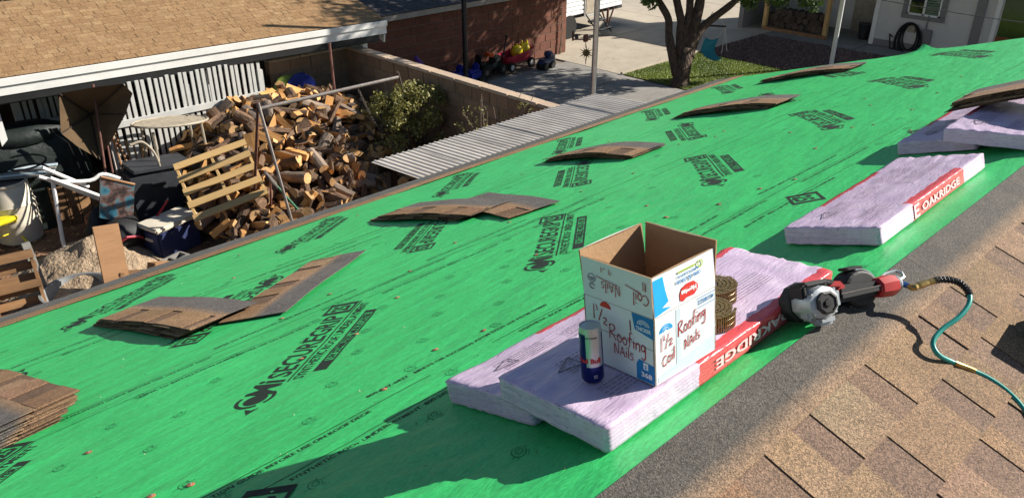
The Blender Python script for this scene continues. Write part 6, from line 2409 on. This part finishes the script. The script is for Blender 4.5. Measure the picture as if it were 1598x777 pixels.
# hanging chair
hz = T_(1120, 42)
hcx = thing('hanging_chair', 'teal canvas hanging chair dangling from a tree limb', 'hanging chair', T_(1112, 88))
HCI = Matrix.Translation(-T_(1112, 88))
b0, b1 = T_(1100, 40), T_(1133, 42)
part('spreader_bar', 'dark_wood', hcx, lambda b: b.bar(b0, b1, .022, 8), mw=HCI)
part('rope', 'rope', hcx, lambda b: (b.bar(T_(1112, 20), b0, .008, 5), b.bar(T_(1112, 20), b1, .008, 5)), mw=HCI)
def sling(b):
    L1 = [T_(px, py) for px, py in ((1101, 59), (1097, 68), (1094, 79), (1098, 87), (1106, 92))]
    dep = RT * .36 + Vector((FW.x, FW.y, 0)).normalized() * .12 - UPV * .03
    vs, fs = [], []
    n = 6
    for i, p in enumerate(fine(L1, 3)):
        for j in range(n + 1):
            s_ = j / n
            vs.append(p + dep * s_ * .95 + Vector((0, 0, -.05 * math.sin(math.pi * s_))))
    rows = len(vs) // (n + 1)
    for i in range(rows - 1):
        for j in range(n):
            a = i * (n + 1) + j
            fs.append((a, a + 1, a + n + 2, a + n + 1))
    b.add(vs, fs)
part('sling', 'teal_cloth', hcx, sling, smooth='all', mw=HCI)
for (x0, y0, x1, y1) in ((1101, 41, 1103, 60), (1132, 43, 1119, 60), (1132, 43, 1126, 84), (1132, 43, 1134, 80)):
    part('rope', 'rope', hcx, lambda b: b.bar(T_(x0, y0), T_(x1, y1), .008, 5), mw=HCI)

# ================================================================== TRAVEL TRAILER
tl, trr = at(884, 28, GZ + .62), at(966, 9, GZ + .62)
tvd = (trr - tl); tva = math.atan2(tvd.y, tvd.x)
tlr = thing('travel_trailer', 'white travel trailer with ribbed siding parked behind the garage', 'trailer', (tl.x, tl.y, GZ), tva)
TLn = tvd.length
pr = MB(); pr.cbox((TLn / 2, 0, 0), (TLn + 1.0, .05, .118), .02)
prm = pr.mesh('siding_panel', 'trailer')
part('body', 'trailer', tlr, lambda b: b.box((TLn / 2 - .3, 1.2, .62 + 1.0), (TLn + .9, 2.3, 2.0)))
for i in range(12):
    link('siding_panel', prm, tlr, Matrix.Translation((-.35, .02, .68 + .122 * i)))
part('door', 'cream', tlr, lambda b: b.cbox((TLn * .44, -.02, 1.45), (.56, .04, 1.75), .03))
part('door_frame', 'hub_white', tlr, lambda b: b.cbox((TLn * .44, -.012, 1.45), (.64, .03, 1.85), .03))
def steps(b):
    for i, (y, z) in enumerate(((-.25, .42), (-.5, .22))):
        b.cbox((TLn * .44, y, z), (.60, .24, .03), .006)
    for x in (-.29, .29):
        b.bar((TLn * .44 + x, -.05, .60), (TLn * .44 + x, -.58, .10), .02, 6)
        b.bar((TLn * .44 + x, -.15, .40), (TLn * .44 + x, -.45, .30), .015, 6)
part('steps', 'black_metal', tlr, steps)
for x in (.12, -.62):
    part('wheel', 'tyre', tlr, lambda b: b.bar((x, -.02, .33), (x, .2, .33), .33, 20))
part('jack', 'rust', tlr, lambda b: (b.bar((TLn * .78, .0, .6), (TLn * .78, .0, .05), .035, 8), b.bar((TLn * .66, .0, .6), (TLn * .78, .0, .05), .025, 8), b.bar((TLn * .9, .0, .6), (TLn * .78, .0, .05), .025, 8)))
part('underframe', 'soffit', tlr, lambda b: b.box((TLn / 2, 1.2, .56), (TLn + .6, 2.2, .10)))

# ================================================================== NEIGHBOURING HOUSE
NU = 22.85
nh = thing('neighbour_house', 'pale stucco house in shade with slider window and porch', 'house', (NU, 8.6, GZ))
NI = Matrix.Translation((-NU, -8.6, -GZ))
part('wall', 'stucco', nh, lambda b: b.box((NU + 2.4, 2.3, GZ + 1.35), (4.8, 12.6, 2.7)), mw=NI)
part('corner_trim', 'white_paint', nh, lambda b: b.box((NU - .012, 8.57, GZ + 1.35), (.03, .12, 2.68)), mw=NI)
part('corner_trim', 'white_paint', nh, lambda b: b.box((NU + .05, 8.612, GZ + 1.35), (.12, .03, 2.68)), mw=NI)
part('plinth', 'grey_trim', nh, lambda b: b.box((NU - .02, 2.4, GZ + .09), (.045, 12.2, .18)), mw=NI)
# window
w0, w1_ = atu(1416, 22, NU), atu(1466, 30, NU)
wv0, wv1 = max(w0.y, w1_.y), min(w0.y, w1_.y)
wzb = w0.z
win = part('window', 'glass', nh, lambda b: b.box((NU - .008, (wv0 + wv1) / 2, wzb + .55), (.02, wv0 - wv1, 1.1)), mw=NI)
for (yy, zz, dy, dz, m) in (((wv0 + wv1) / 2, wzb - .05, wv0 - wv1 + .28, .12, 'grey_trim'), (wv0 + .08, wzb + .55, .12, 1.1, 'grey_trim'), (wv1 - .08, wzb + .55, .12, 1.1, 'grey_trim'), ((wv0 + wv1) / 2, wzb + 1.16, wv0 - wv1 + .28, .12, 'grey_trim')):
    part('casing', m, win, lambda b: b.box((NU - .02, yy, zz), (.04, dy, dz)))
for (yy, zz, dy, dz) in (((wv0 + wv1) / 2, wzb + .025, wv0 - wv1, .045), (wv0 - .02, wzb + .55, .04, 1.1), (wv1 + .02, wzb + .55, .04, 1.1), ((wv0 + wv1) / 2, wzb + .55, .05, 1.1)):
    part('sash', 'white_paint', win, lambda b: b.box((NU - .03, yy, zz), (.03, dy, dz)))
for i in range(16):
    part('blind_slat', 'blind', win, lambda b: b.box((NU - .0215, wv1 + (wv0 - wv1) * .25, wzb + .07 + .06 * i), (.004, (wv0 - wv1) * .42, .045)))
# second door at the far right: brown rails, yard reflection painted green on glass
d0, d1 = atu(1560, 60, NU), atu(1592, 60, NU)
dr = part('door', mat('yard_reflection_glass', (.03, .075, .015), .15, .3, 2, spec=.7), nh, lambda b: b.box((NU - .008, (d0.y + d1.y) / 2 - .05, GZ + 1.35), (.02, .72, 1.30)), mw=NI)
part('door_rail', mat('orange_wood', (.22, .075, .025), .6, .2, 5), dr, lambda b: (b.box((NU - .010, (d0.y + d1.y) / 2 - .05, GZ + .62), (.03, .74, .18)), b.box((NU - .010, (d0.y + d1.y) / 2 - .05, GZ + 2.06), (.03, .74, .14))))
for dy in (.46, -.5):
    part('door_casing', 'white_paint', nh, lambda b: b.box((NU - .022, (d0.y + d1.y) / 2 - .05 + dy, GZ + 1.3), (.04, .10, 2.5)), mw=NI)
part('downspout', 'grey_trim', nh, lambda b: b.box((NU - .03, (d0.y + d1.y) / 2 + .80, GZ + 1.3), (.06, .22, 2.6)), mw=NI)
# porch
part('porch_wall', 'stucco', nh, lambda b: b.box((24.35, 10.6, GZ + 1.35), (.2, 4.0, 2.7)), mw=NI)
part('porch_side_wall', 'grey_trim', nh, lambda b: b.box((23.2, 12.3, GZ + 1.35), (2.2, .15, 2.7)), mw=NI)
pd_ = part('porch_door', 'cream', nh, lambda b: b.box((24.22, 9.35, GZ + 1.05), (.05, .92, 2.05)), mw=NI)
part('door_glass', 'glass', pd_, lambda b: b.box((24.19, 9.35, GZ + 1.6), (.02, .5, .7)))
part('door_knob', 'brass_fit', pd_, lambda b: b.lathe([(0, 0), (.03, .01), (.03, .04), (0, .05)], 10, (24.15, 9.0, GZ + 1.0)))
part('eave_board', 'white_paint', nh, lambda b: b.box((NU - .13, 4.0, GZ + 2.62), (.06, 17, .14)), mw=NI)
part('roof', 'dark_wood', nh, lambda b: b.add([Vector((NU - .16, -4.5, GZ + 2.70)), Vector((NU - .16, 12.6, GZ + 2.70)), Vector((27, 12.6, GZ + 4.1)), Vector((27, -4.5, GZ + 4.1)), Vector((NU - .16, -4.5, GZ + 2.66)), Vector((NU - .16, 12.6, GZ + 2.66)), Vector((27, 12.6, GZ + 4.0)), Vector((27, -4.5, GZ + 4.0))],
     [(0, 3, 2, 1), (4, 5, 6, 7), (0, 1, 5, 4), (1, 2, 6, 5), (2, 3, 7, 6), (3, 0, 4, 7)]), mw=NI)
for v_ in (9.78, 11.7):
    part('porch_post', 'pallet', nh, lambda b: b.cbox((22.5, v_, GZ + 1.35), (.12, .12, 2.7), .01), mw=NI)
part('porch_sill', 'plank', nh, lambda b: b.cbox((22.42, 10.7, GZ + .05), (.12, 2.0, .10), .01), mw=NI)
part('hose_bracket', 'cream', nh, lambda b: b.cbox((NU - .05, atu(1424, 45, NU).y, atu(1424, 45, NU).z), (.08, .22, .18), .02), mw=NI)
mb_ = atu(1447, 58, NU)
meter = part('meter_box', 'grey_trim', nh, lambda b: b.cbox((NU - .06, mb_.y, mb_.z), (.10, .24, .38), .02), mw=NI)
part('conduit', 'grey_trim', meter, lambda b: b.bar((NU - .05, mb_.y + .06, mb_.z + .18), (NU - .05, mb_.y + .06, mb_.z + .55), .02, 6))
# coiled hose
hcn = atu(1422, 55, NU)
t = thing('coiled_hose', 'black garden hose coiled on the neighbouring house wall', 'hose', (NU - .08, hcn.y, GZ))
for i in range(6):
    rx, rz_ = .19 + .032 * i + random.uniform(-.02, .02), .34 + .04 * i
    part('loop', 'hose_black', t, lambda b: b.tube([(-.015 * i, rx * math.cos(a * math.pi / 14), hcn.z - GZ - .05 - .03 * i + rz_ * math.sin(a * math.pi / 14)) for a in range(29)], .022, 6), smooth=True)
part('tail', 'hose_black', t, lambda b: b.tube([(-.08, .42, hcn.z - GZ - .1), (-.1, .5, .4), (-.15, .4, .03), (-.2, 0, .025)], .022, 6), smooth=True)
# stacked firewood on the porch
rr_ = [log_mesh('round', .38, random.uniform(.085, .115)).mesh('log', ['stone', 'stone', 'stone'], smooth=True) for _ in range(4)]
for j in range(3):
    for i in range(9 - (j == 2)):
        o = link('stacked_log', random.choice(rr_))
        o.matrix_world = Matrix.Translation((22.75 + random.uniform(-.03, .03), 9.98 + .195 * i + .09 * (j % 2), GZ + .20 + .17 * j)) @ Matrix.Rotation(random.uniform(0, 6), 4, 'X') @ Matrix.Rotation(random.uniform(-.08, .08), 4, 'Z')
        tag(o, 'dark round log stacked in the low row between the porch posts', 'log', 'logs stacked on the neighbouring porch')
# trash bin by the porch
p = at(1338, 55)
t = thing('planter_tub', 'small dark tub beside the porch corner', 'tub', (23.3, 9.0, GZ))
part('tub', 'dark_plastic', t, lambda b: b.lathe([(.13, 0), (.17, .4), (.18, .42), (.16, .42)], 16), smooth=True)
part('rim', 'dark_plastic', t, lambda b: b.lathe([(.175, .40), (.19, .41), (.19, .44), (.17, .44)], 16), smooth=True)

# ================================================================== LITTER
def litter(name, label, n, fn, size, cols, m='granule_far'):
    b = MB()
    for i in range(n):
        p = fn()
        if p is None:
            continue
        a = random.uniform(0, 6.28)
        l, w_ = size * random.uniform(.5, 1.4), size * random.uniform(.15, .5)
        d = Vector((math.cos(a), math.sin(a), random.uniform(-.15, .15)))
        q = Vector((-math.sin(a), math.cos(a), random.uniform(-.15, .15)))
        c = random.choice(cols)
        b.add([p - d * l / 2, p + q * w_ / 2 + Vector((0, 0, .004)), p + d * l / 2, p - q * w_ / 2 + Vector((0, 0, .004))], [(0, 3, 2, 1)], c)
    return tag(b.build(name, m, tint=True), label, 'litter', kind='stuff')
litter('wood_chips', 'bark chips and splinters strewn on the yard dirt', 2600, lambda: Vector((random.uniform(1.2, 7.6), random.uniform(6.8, 11.6), GZ + .035)), .09, [(.35, .2, .09), (.18, .11, .07), (.5, .33, .17), (.1, .07, .05)])
litter('fallen_leaves', 'dry fallen leaves scattered over the patio and driveway', 900, lambda: Vector((random.uniform(8.4, 20), random.uniform(6.5, 15.5), GZ + .04)), .06, [(.22, .13, .05), (.3, .2, .07), (.12, .09, .04)])
def roof_grit():
    u, s_ = random.uniform(.1, 7.8), random.uniform(.1, 4.4)
    return S(u, s_, base_h(sheet_of(s_), s_) + hs(u, s_) + .002)
litter('granule_grit', 'loose shingle granules and crumbs strewn on the green sheet', 700, roof_grit, .009, [(.2, .14, .09), (.1, .1, .09), (.4, .35, .25)])
